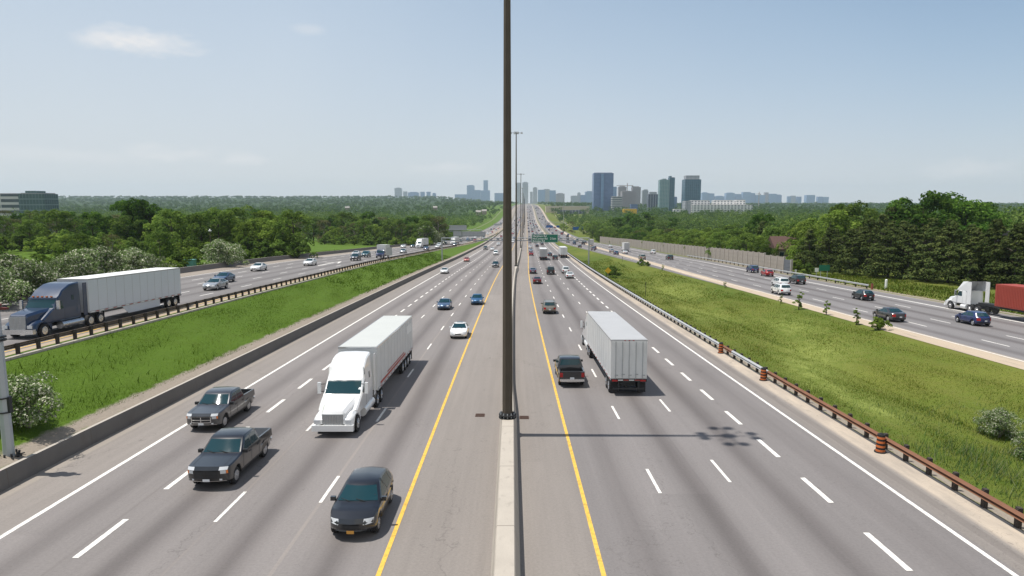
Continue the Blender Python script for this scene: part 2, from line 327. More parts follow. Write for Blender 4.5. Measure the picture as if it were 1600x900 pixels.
# terrain
def ground_material():
    m = bpy.data.materials.new('meadow_ground'); m.use_nodes = True; t = m.node_tree; b = t.nodes['Principled BSDF']
    vec, u, s = uv_nodes(t)
    n1 = noise_uv(t, vec, .06, .03, 6, .65); n2 = noise_uv(t, vec, .9, .5, 6, .7); n3 = noise_uv(t, vec, 6, 6, 4, .8)
    left = mixc(t, n1, (.055, .115, .009), (.110, .180, .018))
    left = mixc(t, M_(t, 'MULTIPLY_ADD', n2, 1.6, -.45, clamp=True), left, (.075, .120, .015))
    right = mixc(t, M_(t, 'MULTIPLY_ADD', n1, 3.0, -1.0, clamp=True), (.065, .110, .012), (.150, .170, .030))
    right = mixc(t, M_(t, 'MULTIPLY_ADD', n2, 2.0, -.8, clamp=True), right, (.130, .125, .030))
    tot = None
    for (px_, py_, rx_, ry_) in ((24.2, 52, 2.0, 6), (26.5, 59, 2.6, 5), (24.5, 45, 1.3, 3), (30, 66, 3, 5), (33, 79, 2.5, 7), (27, 95, 3, 9), (30, 125, 4, 12)):
        a_ = M_(t, 'DIVIDE', M_(t, 'SUBTRACT', u, px_), rx_); b_ = M_(t, 'DIVIDE', M_(t, 'SUBTRACT', s, py_), ry_)
        e_ = M_(t, 'EXPONENT', M_(t, 'MULTIPLY', M_(t, 'ADD', M_(t, 'MULTIPLY', a_, a_), M_(t, 'MULTIPLY', b_, b_)), -1.0)); tot = e_ if tot is None else M_(t, 'ADD', tot, e_)
    right = mixc(t, M_(t, 'MULTIPLY', M_(t, 'MULTIPLY', tot, .55, clamp=True), M_(t, 'MULTIPLY_ADD', n2, 3., -.9, clamp=True)), right, (.30, .35, .09))
    side = M_(t, 'GREATER_THAN', u, 0.0)
    col = mixc(t, side, left, right)
    f = M_(t, 'MULTIPLY_ADD', n3, .9, .55)
    sc = N(t, 'ShaderNodeVectorMath', operation='SCALE'); t.links.new(col, sc.inputs[0]); t.links.new(f, sc.inputs['Scale']); col = sc.outputs[0]
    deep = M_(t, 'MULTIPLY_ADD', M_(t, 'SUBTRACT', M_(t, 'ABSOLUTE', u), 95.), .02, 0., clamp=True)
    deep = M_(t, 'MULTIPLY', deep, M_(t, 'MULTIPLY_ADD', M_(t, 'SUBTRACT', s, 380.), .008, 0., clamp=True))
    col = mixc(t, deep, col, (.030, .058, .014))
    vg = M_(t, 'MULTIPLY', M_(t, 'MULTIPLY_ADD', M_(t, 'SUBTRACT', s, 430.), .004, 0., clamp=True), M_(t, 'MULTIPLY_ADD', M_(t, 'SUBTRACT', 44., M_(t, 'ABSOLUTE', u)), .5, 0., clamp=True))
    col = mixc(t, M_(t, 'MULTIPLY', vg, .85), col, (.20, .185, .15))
    # gravel strips behind the barriers
    for (c, hw) in ((-24.1, .85), (-57.4, .8), (20.6, .5), (61.6, .9)):
        g = M_(t, 'SUBTRACT', 1.0, M_(t, 'DIVIDE', M_(t, 'ABSOLUTE', M_(t, 'SUBTRACT', u, c)), hw))
        g = M_(t, 'MULTIPLY_ADD', M_(t, 'ADD', g, M_(t, 'MULTIPLY', M_(t, 'SUBTRACT', n2, .55), 1.5)), 3.0, -.4, clamp=True)
        col = mixc(t, g, col, mixc(t, n3, (.20, .165, .13), (.38, .33, .27)))
    # bare earth beside the collector's verge
    g = M_(t, 'MULTIPLY', M_(t, 'SUBTRACT', 1.0, M_(t, 'DIVIDE', M_(t, 'ABSOLUTE', M_(t, 'SUBTRACT', u, 63.0)), 1.8), clamp=True), M_(t, 'MULTIPLY_ADD', n2, 4., -2.0, clamp=True))
    col = mixc(t, g, col, (.30, .20, .15))
    t.links.new(col, b.inputs['Base Color']); b.inputs['Roughness'].default_value = .95; b.inputs['Specular IOR Level'].default_value = .15
    bn = N(t, 'ShaderNodeBump'); bn.inputs['Strength'].default_value = .8; bn.inputs['Distance'].default_value = .25
    t.links.new(n2, bn.inputs['Height']); t.links.new(bn.outputs[0], b.inputs['Normal'])
    return m
M['ground'] = ground_material()
def sheet(name, ys, cols, mat_, dz=0., zf=None):
    """cols: function D -> list of u; builds one draped strip with (u,s) as UV"""
    V = []; UV = []
    for y in ys:
        us = cols(y); row = []
        for u in us:
            x = xc(y) + u; z = (gz(x, y) if zf is None else zf(u, y)) + dz
            row.append((x, y, z)); UV.append((u, y))
        V.append(row)
    nC = len(V[0]); vs = [p for r in V for p in r]
    fs = [(i * nC + j, i * nC + j + 1, (i + 1) * nC + j + 1, (i + 1) * nC + j) for i in range(len(ys) - 1) for j in range(nC - 1)]
    me = bpy.data.meshes.new(name); me.from_pydata(vs, [], fs); me.materials.append(mat_)
    l = me.uv_layers.new(name='UVMap')
    for lp in me.loops: l.data[lp.index].uv = UV[lp.vertex_index]
    me.update(); o = bpy.data.objects.new(name, me); C.objects.link(o); return o
def tcols(D):
    lg, lb, rn, rf = LG(D), LB(D), RN(D), RF(D)
    far = [8000, 5500, 3600, 2400, 1600, 1100, 760, 520, 360, 260, 190, 140, 105, 82, 70]
    L = [-f for f in far] + [lb - 6, lb - 2, lb - 1.2, lb - .05, lb + .05]
    L += [(lb + lg) / 2, lg - .05, lg + .02, lg + .9, lg + (-24.6 - lg) * .5, -24.4, -23.7, -23.43, -23.38, -12, 0, 12, 20.1, 20.3, 21.2, (21.2 + rn) * .5 - 1, rn - .9, rn - .05, rn + .05, (rn + rf) / 2, rf - .05, rf + .05, rf + 1.4, rf + 6]
    R = [72, 84, 105, 140, 190, 260, 360, 520, 760, 1100, 1600, 2400, 3600, 5500, 8000]
    return L + R
def tz(u, D):
    lg, lb, rn, rf = LG(D), LB(D), RN(D), RF(D)
    x = xc(D) + u; z = gz(x, D)
    if lb < u < lg or -23.405 < u < 20.2 or rn < u < rf: z -= .18
    return z
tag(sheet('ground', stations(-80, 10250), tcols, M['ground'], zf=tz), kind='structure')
ys = stations(-60, 3300)
tag(sheet('road', ys, lambda D: [-23.38, -19.8, -14, -8.4, -4.6, -.2], M['road_le']), 'westbound express lanes of grey asphalt left of the median', kind='structure')
tag(sheet('road', ys, lambda D: [-.2, 3.2, 8.5, 14, 17.4, 20.2], M['road_re']), 'eastbound express lanes of grey asphalt right of the median', kind='structure')
tag(sheet('road', ys, lambda D: [LB(D) + (LG(D) - LB(D)) * k / 5 for k in range(6)], M['road_lc'], .004), kind='structure')
tag(sheet('road', ys, lambda D: [RN(D) + (RF(D) - RN(D)) * k / 5 for k in range(6)], M['road_rc'], .004), kind='structure')
# road markings: painted sheets 6 mm above the asphalt
def mark_mat(name, col):
    m = bpy.data.materials.new(name); m.use_nodes = True; t = m.node_tree; b = t.nodes['Principled BSDF']
    tcn = N(t, 'ShaderNodeTexCoord'); nz = N(t, 'ShaderNodeTexNoise'); nz.inputs['Scale'].default_value = 3.5; nz.inputs['Detail'].default_value = 8; nz.inputs['Roughness'].default_value = .75
    t.links.new(tcn.outputs['Object'], nz.inputs['Vector'])
    c = mixc(t, M_(t, 'MULTIPLY_ADD', nz.outputs[0], 5., -2.45, clamp=True), col, tuple(v * .5 for v in col)); t.links.new(c, b.inputs['Base Color']); b.inputs['Roughness'].default_value = .7
    return m
M['mark_w'] = mark_mat('white_road_paint', (.80, .77, .71)); M['mark_y'] = mark_mat('yellow_road_paint', (.74, .45, .07))
mw, my = MB(), MB()
def strip(mb, uf, w, a, b, step=4., dz=.009):
    n = max(1, int(math.ceil((b - a) / step))); vs = []; fs = []
    for i in range(n + 1):
        y = a + (b - a) * i / n; u = uf(y) if callable(uf) else uf
        for k in (-w / 2, w / 2):
            x = xc(y) + u + k; vs.append((x, y, gz(x, y) + dz))
    fs = [(2 * i, 2 * i + 1, 2 * i + 3, 2 * i + 2) for i in range(n)]
    mb.add(vs, fs)
def seg_strip(mb, uf, w, a, b, dz=.009):
    y = a
    while y < b:
        st = 60 if y < 200 else 240; e = min(y + st, b); strip(mb, uf, w, y, e, 4 if y < 200 else 10 if y < 700 else 40, dz * (1 if y < 300 else 4)); y = e
seg_strip(my, -4.62, .17, -10, 1500); seg_strip(my, 3.16, .17, -10, 1500)
seg_strip(mw, -19.8, .22, -10, 1500); seg_strip(mw, 17.35, .20, -10, 1500)
def dashes(u, w, c0, per, ln, a, b, dz=.009):
    k = math.ceil((a - c0) / per); y = c0 + k * per
    while y < b: strip(mw, u, w, y - ln / 2, y + ln / 2, 3, dz * (1 if y < 300 else 3)); y += per
dashes(-8.36, .15, 30.4, 12.1, 3.1, 8, 900); dashes(-12.1, .15, 28.5, 12.1, 3.1, 8, 900); dashes(-15.86, .24, 25.6, 6.33, 3.2, 8, 420)
dashes(6.68, .15, 31.4, 11.6, 3.0, 8, 900); dashes(10.26, .15, 32.7, 12.0, 3.0, 8, 900); dashes(13.9, .24, 24.57, 5.75, 2.9, 8, 420)
fl = lambda k: (lambda D: lane_l(D, k)); fr = lambda k: (lambda D: lane_r(D, k))
seg_strip(my, fl(.045), .16, -10, 1200, .013); seg_strip(mw, fl(.82), .2, -10, 1200, .013)
for k in (.195, .35, .505, .66): dashes(fl(k), .16, 80 + k * 9, 8.3 if k > .6 else 12, 3.6, 20, 700, .013)
seg_strip(mw, fr(.105), .16, -10, 1200, .013); seg_strip(mw, fr(.835), .34, -10, 1200, .013)
for k in (.275, .46, .64): dashes(fr(k), .17, 70 + k * 13, 12, 3.6, 20, 700, .013)
# merge chevron on the left collector
for (da, db, fa, fb) in ((150, 158, .30, .36), (150, 158, .42, .36), (140, 152, .36, .36)):
    n = 6; vs = []
    for i in range(n + 1):
        y = da + (db - da) * i / n; u = lane_l(y, fa + (fb - fa) * i / n)
        for k in (-.2, .2): x = xc(y) + u + k; vs.append((x, y, gz(x, y) + .016))
    mw.add(vs, [(2 * i, 2 * i + 1, 2 * i + 3, 2 * i + 2) for i in range(n)])
tag(mw.build('road_markings', M['mark_w']), kind='structure'); tag(my.build('road_markings', M['mark_y']), kind='structure')
# kerb under the left collector guardrail
def ext(name, prof, a, b, mat_, step=None, uf=None, endcap=True, smooth=None, zoff=None, parent=None):
    """extrude a (du,dz) profile along the road at offset uf(D)"""
    ysx = [y for y in stations(-60, 3300) if a < y < b]; ysx = [a] + ysx + [b]
    mb = MB(); n = len(prof) if not callable(prof) else len(prof(a)); vs = []
    for y in ysx:
        pr = prof(y) if callable(prof) else prof; u = uf(y) if callable(uf) else uf
        z0 = zoff(y) if zoff else gz(xc(y) + u, y)
        vs += [(xc(y) + u + p[0], y, z0 + p[1]) for p in pr]
    fs = [(i * n + j, i * n + (j + 1) % n, (i + 1) * n + (j + 1) % n, (i + 1) * n + j) for i in range(len(ysx) - 1) for j in range(n)]
    fs += [tuple(range(n - 1, -1, -1)), tuple(range((len(ysx) - 1) * n, len(ysx) * n))]
    mb.add(vs, fs); return mb.build(name, mat_, parent, smooth)
tag(ext('kerb', [(-.2, -.3), (.25, -.3), (.25, .13), (-.12, .13), (-.2, -.02)], -40, 480, M['concrete'], uf=lambda D: LG(D) + .62), kind='structure')

# ------------------------------------------------------------------ median barrier, side barriers
POLE_D = [38.3, 184, 330, 476, 622, 768, 914, 1060]
def barrier_prof(y):
    k = 0.
    for pd in POLE_D:
        d = y - pd
        k = max(k, sst((14 - abs(d)) / 12.) if pd > 50 else (1. if y < pd + 2 else sst((pd + 14 - y) / 12.)))
    b = .30 + .23 * k; t = .12 + .20 * k; q = b - t
    return [(-b, -.05), (b, -.05), (b - q * .3, .3), (t + .02, .98), (t - .02, 1.05), (-t, 1.05), (-t - .04, .98), (-b + q * .4, .30)]
ysb = []
for a_, b_, s_ in ((-30, 28, 4), (28, 60, 1.5), (60, 165, 6), (165, 205, 2), (205, 315, 8), (315, 345, 3), (345, 465, 10), (465, 490, 4), (490, 1500, 20)):
    y = a_
    while y < b_: ysb.append(y); y += s_
_st = stations
def stations_b(a, b): return ysb
def ext2(name, prof, ysx, mat_, u, smooth=None):
    mb = MB(); n = len(prof(ysx[0])); vs = []
    for y in ysx: vs += [(xc(y) + u + p[0], y, zc(y) + p[1]) for p in prof(y)]
    fs = [(i * n + j, i * n + (j + 1) % n, (i + 1) * n + (j + 1) % n, (i + 1) * n + j) for i in range(len(ysx) - 1) for j in range(n)]
    fs += [tuple(range(n - 1, -1, -1)), tuple(range((len(ysx) - 1) * n, len(ysx) * n))]
    return mb.add(vs, fs).build(name, mat_, None, smooth)
tag(ext2('median_barrier', barrier_prof, ysb, M['concrete'], -.23), 'pale concrete median barrier down the middle, swelling around each lamp pole', 'barrier')
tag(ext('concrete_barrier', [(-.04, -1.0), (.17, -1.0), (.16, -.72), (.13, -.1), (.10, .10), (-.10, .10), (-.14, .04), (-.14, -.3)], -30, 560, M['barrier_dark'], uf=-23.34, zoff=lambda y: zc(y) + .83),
    'low stained concrete barrier with shade painted into its sides at the foot of the green slope beside the oncoming express lanes', 'barrier')
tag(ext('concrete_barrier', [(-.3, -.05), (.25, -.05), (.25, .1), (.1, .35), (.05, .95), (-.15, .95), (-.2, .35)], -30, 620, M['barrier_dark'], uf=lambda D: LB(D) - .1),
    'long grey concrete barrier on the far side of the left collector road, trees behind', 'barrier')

# ------------------------------------------------------------------ guardrails
def w_prof(s=1.): return [(-.0 * s, .50), (.07 * s, .54), (.0 * s, .62), (.07 * s, .70), (.0 * s, .78), (-.035 * s, .78), (.03 * s, .70), (-.035 * s, .62), (.03 * s, .54), (-.035 * s, .50)]
def guardrail(label, uf, a, b, rails, post_u, spacing, group=None, post_h=.84):
    root = empty('guardrail', at(uf(a), a)); tag(root, label, 'guardrail', group)
    iv = Matrix.Translation(-root.location)
    for (ra, rb, m_, s) in rails:
        o = ext('rail', w_prof(s), ra, rb, m_, uf=uf); o.parent = root; o.matrix_parent_inverse = iv
    y = a + 1; n = 0; rest = MB()
    pm = MB().box(-.09, .09, -.1, .1, -.35, post_h).box(-.12 if post_u > 0 else -.03, .03 if post_u > 0 else .12, -.08, .08, .48, .78)
    pme = pm.build('guardrail_post', M['post']); bpy.data.objects.remove(pme, do_unlink=True)
    pmesh = bpy.data.meshes['guardrail_post']
    pmesh = pmesh.copy(); pmesh.name = 'guardrail_post'
    while y < b:
        p = at(uf(y) + post_u, y)
        if n < 100:
            o = bpy.data.objects.new('post', pmesh); link(o, root); o.location = p - root.location
        else:
            rest.box(p.x - .09, p.x + .09, y - .1, y + .1, p.z - .3, p.z + post_h)
        n += 1; y += spacing if y < 320 else spacing * 3
    if rest.v:
        o = rest.build('post', M['post']); o.parent = root; o.matrix_parent_inverse = iv; o['kind'] = 'stuff'
    return root
GRP = 0
guardrail('brown weathered guardrail on dark posts along the edge of the raised left collector road', lambda D: LG(D) + .32, 22, 640, [(22, 640, M['railtan'], -1.6)], .16, 1.9)
guardrail('guardrail along the right express shoulder, rusty near the camera and bright further on', lambda D: 19.95, 16, 560,
          [(16, 52, M['rust'], -1.9), (52, 60.5, M['rail'], -1.9), (60.5, 63.5, M['rust'], -1.9), (63.5, 560, M['rail'], -1.9)], .26, 1.9)
guardrail('grey guardrail on the outer edge of the right collector road, ending by the dark pines', lambda D: RF(D) + .35, 115, 240, [(115, 240, M['rail'], -1.3)], .18, 3.8)

# ------------------------------------------------------------------ tall lamp poles in the median
def lamp_pole(D, first=False):
    root = empty('high_mast_lamp', (xc(D) - .27, D, zc(D) + 1.05))
    H = 36.0
    n = 8; vs = []; hs = [0, 12, 12.02, 24, 24.02, H]; rs = [.315, .255, .245, .195, .19, .13]
    for h, r in zip(hs, rs): vs += [(r * math.cos(2 * PI * (i + .5) / n), r * math.sin(2 * PI * (i + .5) / n), h) for i in range(n)]
    fs = [(j * n + i, j * n + (i + 1) % n, (j + 1) * n + (i + 1) % n, (j + 1) * n + i) for j in range(len(hs) - 1) for i in range(n)] + [tuple(range((len(hs) - 1) * n, len(hs) * n))]
    MB().add(vs, fs).build('mast', M['pole_dark'], root)
    MB().cyl((0, 0, 0), (0, 0, .07), .50, n=24).cyl((0, 0, .16), (0, 0, .22), .50, n=24).cyl((0, 0, .22), (0, 0, .32), .38, .345, n=16).build('base_flange', M['black'], root)
    bb = MB()
    for i in range(12):
        a = 2 * PI * i / 12; bb.cyl((.43 * math.cos(a), .43 * math.sin(a), .05), (.43 * math.cos(a), .43 * math.sin(a), .33), .032, n=6)
    bb.build('anchor_bolts', M['steel'], root)
    hd = MB().cyl((0, 0, H - .3), (0, 0, H + .25), .42, .34, n=12)
    for k in range(4):
        a = PI / 2 * k; hd.cyl((0, 0, H), (1.45 * math.cos(a), 1.45 * math.sin(a), H), .045, n=6)
    hd.cyl((1.25 * math.cos(.78), 1.25 * math.sin(.78), H), (-1.25 * math.cos(.78), -1.25 * math.sin(.78), H), .035, n=6)
    hd.build('crossarm', M['steel'], root)
    for k in range(4):
        for s in (-.42, .42):
            a = PI / 2 * k; cx, cy = 1.45 * math.cos(a) - s * math.sin(a), 1.45 * math.sin(a) + s * math.cos(a)
            MB().cyl((cx, cy, H - .2), (cx, cy, H + .16), .33, .2, n=12).build('lamp_head', M['steel'], root)
    return root
names = {0: 'nearest tall brown lamp pole on the median barrier, its top out of the frame', 1: 'second tall lamp pole on the median, its lamp ring just right of the nearest pole',
         2: 'third tall lamp pole on the median, its lamps just above the skyline', 3: 'fourth tall lamp pole on the median, seen against the towers'}
proto = lamp_pole(POLE_D[0]); tag(proto, names[0], 'lamp pole', 'high lamp poles along the median')
for i, D in enumerate(POLE_D[1:], 1):
    c = copy_tree(proto); c.location = (xc(D) - .27, D, zc(D) + 1.05)
    c['label'] = names.get(i, 'tall lamp pole far down the median, one of those beyond the fourth')
# grey post at the left edge
root = empty('camera_post', at(-24.35, 32.2, -.1)); tag(root, 'pale grey steel post with clamped bands at the left edge of the photo', 'post')
MB().cyl((0, 0, 0), (0, 0, 7.35), .25, .21, n=8).build('post_shaft', mat('pale_grey_post', (.40, .43, .45), .5, .2, noise=.15, nscale=1), root)
MB().cyl((0, 0, 5.7), (0, 0, 5.78), .36, n=12).cyl((0, 0, 5.86), (0, 0, 5.93), .36, n=12).build('flange', M['darkplast'], root)
MB().cyl((0, 0, 2.9), (0, 0, 2.96), .31, n=8).cyl((0, 0, 2.2), (0, 0, 2.26), .315, n=8).box(.22, .33, -.1, .1, 2.2, 2.96).build('clamp_band', M['darkplast'], root)
MB().cyl((0, 0, 7.35), (0, 0, 7.45), .29, n=12).box(.2, .6, -.1, .1, 7.2, 7.3).build('cap_plate', mat('red_brown_cap', (.12, .02, .015), .7, noise=.2), root)
bs = MB()
for i in range(9):
    a = i * .7; bs.cyl((.3 * math.cos(a), .3 * math.sin(a), 0), (.62 * math.cos(a), .62 * math.sin(a), .05), .05, .03, n=6); bs.cyl((.4 * math.cos(a), .4 * math.sin(a), -.05), (.4 * math.cos(a), .4 * math.sin(a), .22), .05, n=6)
bs.build('base_bolts', M['darkplast'], root)

# ------------------------------------------------------------------ construction drums
def drum(u, D, label):
    root = empty('traffic_drum', at(u, D)); tag(root, label, 'traffic drum', 'orange and black drums along the guardrail')
    MB().cyl((0, 0, 0), (0, 0, .07), .30, .29, n=16).build('base', M['black'], root)
    b = MB(); z = .07
    for i, (r0, r1, m_) in enumerate(((.235, .23, 0), (.225, .225, 1), (.23, .22, 0), (.215, .215, 1), (.22, .21, 0), (.205, .205, 1), (.21, .20, 0), (.195, .19, 1))):
        b.cyl((0, 0, z), (0, 0, z + .115), r0, r1, n=18, mi=m_); z += .115
    b.build('barrel', [M['orange'], M['black']], root, 40)
    MB().cyl((0, 0, z), (0, 0, z + .07), .12, .07, n=10).build('handle', M['black'], root)
    return root
drum(19.62, 35.4, 'nearest black banded orange drum, standing at the rusty guardrail')
drum(19.6, 52.0, 'middle orange drum of three, where the bright rail turns rusty')
drum(19.75, 63.2, 'farthest orange drum of the three along the right guardrail')

for mm in ('concrete', 'barrier_dark'):
    t_ = M[mm].node_tree; b_ = t_.nodes['Principled BSDF']; src = b_.inputs['Base Color'].links[0].from_socket
    tc_ = N(t_, 'ShaderNodeTexCoord'); so_ = N(t_, 'ShaderNodeSeparateXYZ'); t_.links.new(tc_.outputs['Object'], so_.inputs[0])
    jn = M_(t_, 'LESS_THAN', M_(t_, 'FRACT', M_(t_, 'DIVIDE', so_.outputs[1], 6.1)), .008)
    mp_ = N(t_, 'ShaderNodeMapping'); mp_.inputs['Scale'].default_value = (3, 1.6, .25); t_.links.new(tc_.outputs['Object'], mp_.inputs[0]); st = N(t_, 'ShaderNodeTexNoise'); st.inputs['Scale'].default_value = 1; st.inputs['Detail'].default_value = 6; t_.links.new(mp_.outputs[0], st.inputs['Vector'])
    stn = M_(t_, 'MULTIPLY', M_(t_, 'MULTIPLY_ADD', st.outputs[0], 5., -2.9, clamp=True), .38)
    t_.links.new(mixc(t_, M_(t_, 'MAXIMUM', M_(t_, 'MULTIPLY', jn, .75), stn), src, (.13, .11, .09)), b_.inputs['Base Color'])
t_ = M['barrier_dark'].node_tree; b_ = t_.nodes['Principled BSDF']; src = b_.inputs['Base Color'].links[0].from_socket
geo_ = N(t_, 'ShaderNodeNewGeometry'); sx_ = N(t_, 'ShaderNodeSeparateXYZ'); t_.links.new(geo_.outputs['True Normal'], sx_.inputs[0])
t_.links.new(mixc(t_, M_(t_, 'GREATER_THAN', sx_.outputs[2], .6), src, (.42, .38, .33)), b_.inputs['Base Color'])  # upward faces coloured as sunlit, upright faces keep their painted shade
# ------------------------------------------------------------------ vehicles
def poly_offset(P, d):
    n = len(P); R = []
    for i in range(n):
        a, b, c = Vector(P[i - 1]), Vector(P[i]), Vector(P[(i + 1) % n])
        e1 = (b - a).normalized(); e2 = (c - b).normalized(); nn = Vector((-(e1.y + e2.y), e1.x + e2.x))
        if nn.length < 1e-6: nn = Vector((-e1.y, e1.x))
        nn.normalize(); k = 1 / max(.5, nn.dot(Vector((-e1.y, e1.x)))); R.append(tuple(b + nn * d * k))
    return R
def arch(yc, r, z0, zw, n=9, sgn=1):
    a0 = math.asin(max(-1, min(1, (z0 - zw) / r))); pts = []
    for i in range(n + 1):
        a = (PI - a0) + (a0 - (PI - a0)) * i / n
        pts.append((yc + r * math.cos(a), zw + r * math.sin(a)))
    return pts       # from rear (-y) to front (+y), over the top
class Shell:
    """a vehicle body: silhouette extruded across the width then tapered"""
    def __init__(s, sil, W, belt, roof, tumble=.16, y0=None, y1=None, nose=.10, endtaper=.07, cham=.05):
        s.sil = sil; s.W = W / 2; s.belt = belt; s.roof = roof; s.tu = tumble; s.nose = nose; s.et = endtaper; s.ch = cham
        s.y0 = min(p[0] for p in sil); s.y1 = max(p[0] for p in sil)
    def d(s, x, y, z):
        L = s.y1 - s.y0; k = 1.
        if z > s.belt: k -= s.tu * (z - s.belt) / (s.roof - s.belt)
        elif z < .45: k -= .05 * (.45 - z) / .3
        e = max(0, (abs(y - (s.y0 + s.y1) / 2) - (L / 2 - .9)) / .9); k -= s.et * e * e
        xr = abs(x) / s.W; yy = y
        sg = 1 if y > (s.y0 + s.y1) / 2 else -1
        yy -= sg * s.nose * (e * .9 + .12) * min(xr, 1.05)**3
        if z > s.belt: yy -= sg * s.nose * .5 * min(1, xr)**2 * min(1, (z - s.belt) / .2) * (1 - e)
        return (x * k, yy, z + (.02 * (1 - xr * xr) if z > s.belt - .25 else 0))
    def body(s, name, m, parent):
        bm = bmesh.new(); ins = poly_offset(s.sil, s.ch); n = len(s.sil)
        lay = [(-s.W, ins), (-s.W + s.ch, s.sil), (-s.W * .62, s.sil), (0, s.sil), (s.W * .62, s.sil), (s.W - s.ch, s.sil), (s.W, ins)]
        R = [[bm.verts.new((x, p[0], p[1])) for p in P] for x, P in lay]
        for a, b in zip(R, R[1:]):
            for i in range(n): bm.faces.new((a[i], a[(i + 1) % n], b[(i + 1) % n], b[i]))
        bm.faces.new(R[0][::-1]); bm.faces.new(R[-1])
        bmesh.ops.triangulate(bm, faces=[f for f in bm.faces if len(f.verts) > 4])
        for z in (.45, s.belt, s.belt + .12, (s.belt + s.roof) / 2): bmesh.ops.bisect_plane(bm, geom=bm.verts[:] + bm.edges[:] + bm.faces[:], plane_co=(0, 0, z), plane_no=(0, 0, 1))
        for y in (s.y0 + .25, s.y0 + .55, s.y0 + .9, s.y1 - .9, s.y1 - .55, s.y1 - .25): bmesh.ops.bisect_plane(bm, geom=bm.verts[:] + bm.edges[:] + bm.faces[:], plane_co=(0, y, 0), plane_no=(0, 1, 0))
        for v in bm.verts: v.co = s.d(*v.co)
        bmesh.ops.recalc_face_normals(bm, faces=bm.faces)
        me = bpy.data.meshes.new(name); bm.to_mesh(me); bm.free(); me.materials.append(m); smooth_mesh(me, 32)
        return link(bpy.data.objects.new(name, me), parent)
    def patch(s, name, A, B, x0, x1, m, parent, off=.012, nx=6, B_x=None, mb=None):
        """panel on the silhouette between (y,z) points A and B, across x0..x1 (x as fraction of half width)"""
        a, b = Vector(A), Vector(B); e = (b - a).normalized(); nn = Vector((e.y, -e.x)); c = (Vector((s.y0 + s.y1, s.roof)) / 2)
        if nn.dot((a + b) / 2 - c) < 0: nn = -nn
        B_x = B_x or (x0, x1); vs = []; nt_ = 3
        for j in range(nt_ + 1):
            t = j / nt_; p = a.lerp(b, t) + nn * off; xa = x0 + (B_x[0] - x0) * t; xb = x1 + (B_x[1] - x1) * t
            for i in range(nx + 1): vs.append(s.d((xa + (xb - xa) * i / nx) * s.W, p.x, p.y))
        fs = [(j * (nx + 1) + i, j * (nx + 1) + i + 1, (j + 1) * (nx + 1) + i + 1, (j + 1) * (nx + 1) + i) for j in range(nt_) for i in range(nx)]
        mb_ = mb or MB(); mb_.add(vs, fs)
        return None if mb is not None else mb_.build(name, m, parent, 50)
    def side(s, name, poly, side, m, parent, off=.008, mb=None):
        """panel on the side: convex (y,z) polygon"""
        n = len(poly); c = (sum(p[0] for p in poly) / n, sum(p[1] for p in poly) / n)
        vs = [s.d(side * (s.W + off), *c)] + [s.d(side * (s.W + off), *p) for p in poly] + [s.d(side * (s.W - .03), *p) for p in poly]
        fs = [(0, i + 1, (i + 1) % n + 1) for i in range(n)] + [(i + 1, n + i + 1, n + (i + 1) % n + 1, (i + 1) % n + 1) for i in range(n)]
        mb_ = mb or MB(); mb_.add(vs, fs)
        return None if mb is not None else mb_.build(name, m, parent)
WH = {}
def wheel(parent, x, y, r=.33, wd=.22, side=1, dual=False, rimm='rim'):
    key = (round(r, 2), wd, side, rimm)
    if key not in WH:
        t = MB().cyl((-wd / 2, 0, 0), (wd / 2 - .03, 0, 0), r, n=20).cyl((wd / 2 - .03, 0, 0), (wd / 2, 0, 0), r, r - .03, n=20)
        if side < 0: t.v = [(-a, b, c) for a, b, c in t.v]; t.f = [f[::-1] for f in t.f]
        q = MB().cyl((wd / 2 - .005, 0, 0), (wd / 2 + .012, 0, 0), r * .62, r * .58, n=14).cyl((wd / 2 + .01, 0, 0), (wd / 2 + .04, 0, 0), r * .2, r * .16, n=10)
        for i in range(5):
            a = 2 * PI * i / 5; q.box(wd / 2 + .005, wd / 2 + .02, -.02, .02, r * .15, r * .6, M=Matrix.Rotation(a, 4, 'X'))
        if side < 0: q.v = [(-a, b, c) for a, b, c in q.v]; q.f = [f[::-1] for f in q.f]
        a_ = t.build('wheel', M['tyre'], None, 40); b_ = q.build('rim', M[rimm], None, 40); WH[key] = (a_.data, b_.data)
        bpy.data.objects.remove(a_); bpy.data.objects.remove(b_)
    a, b = WH[key]
    o = link(bpy.data.objects.new('wheel', a), parent); o.location = (x, y, r)
    link(bpy.data.objects.new('rim', b), o)
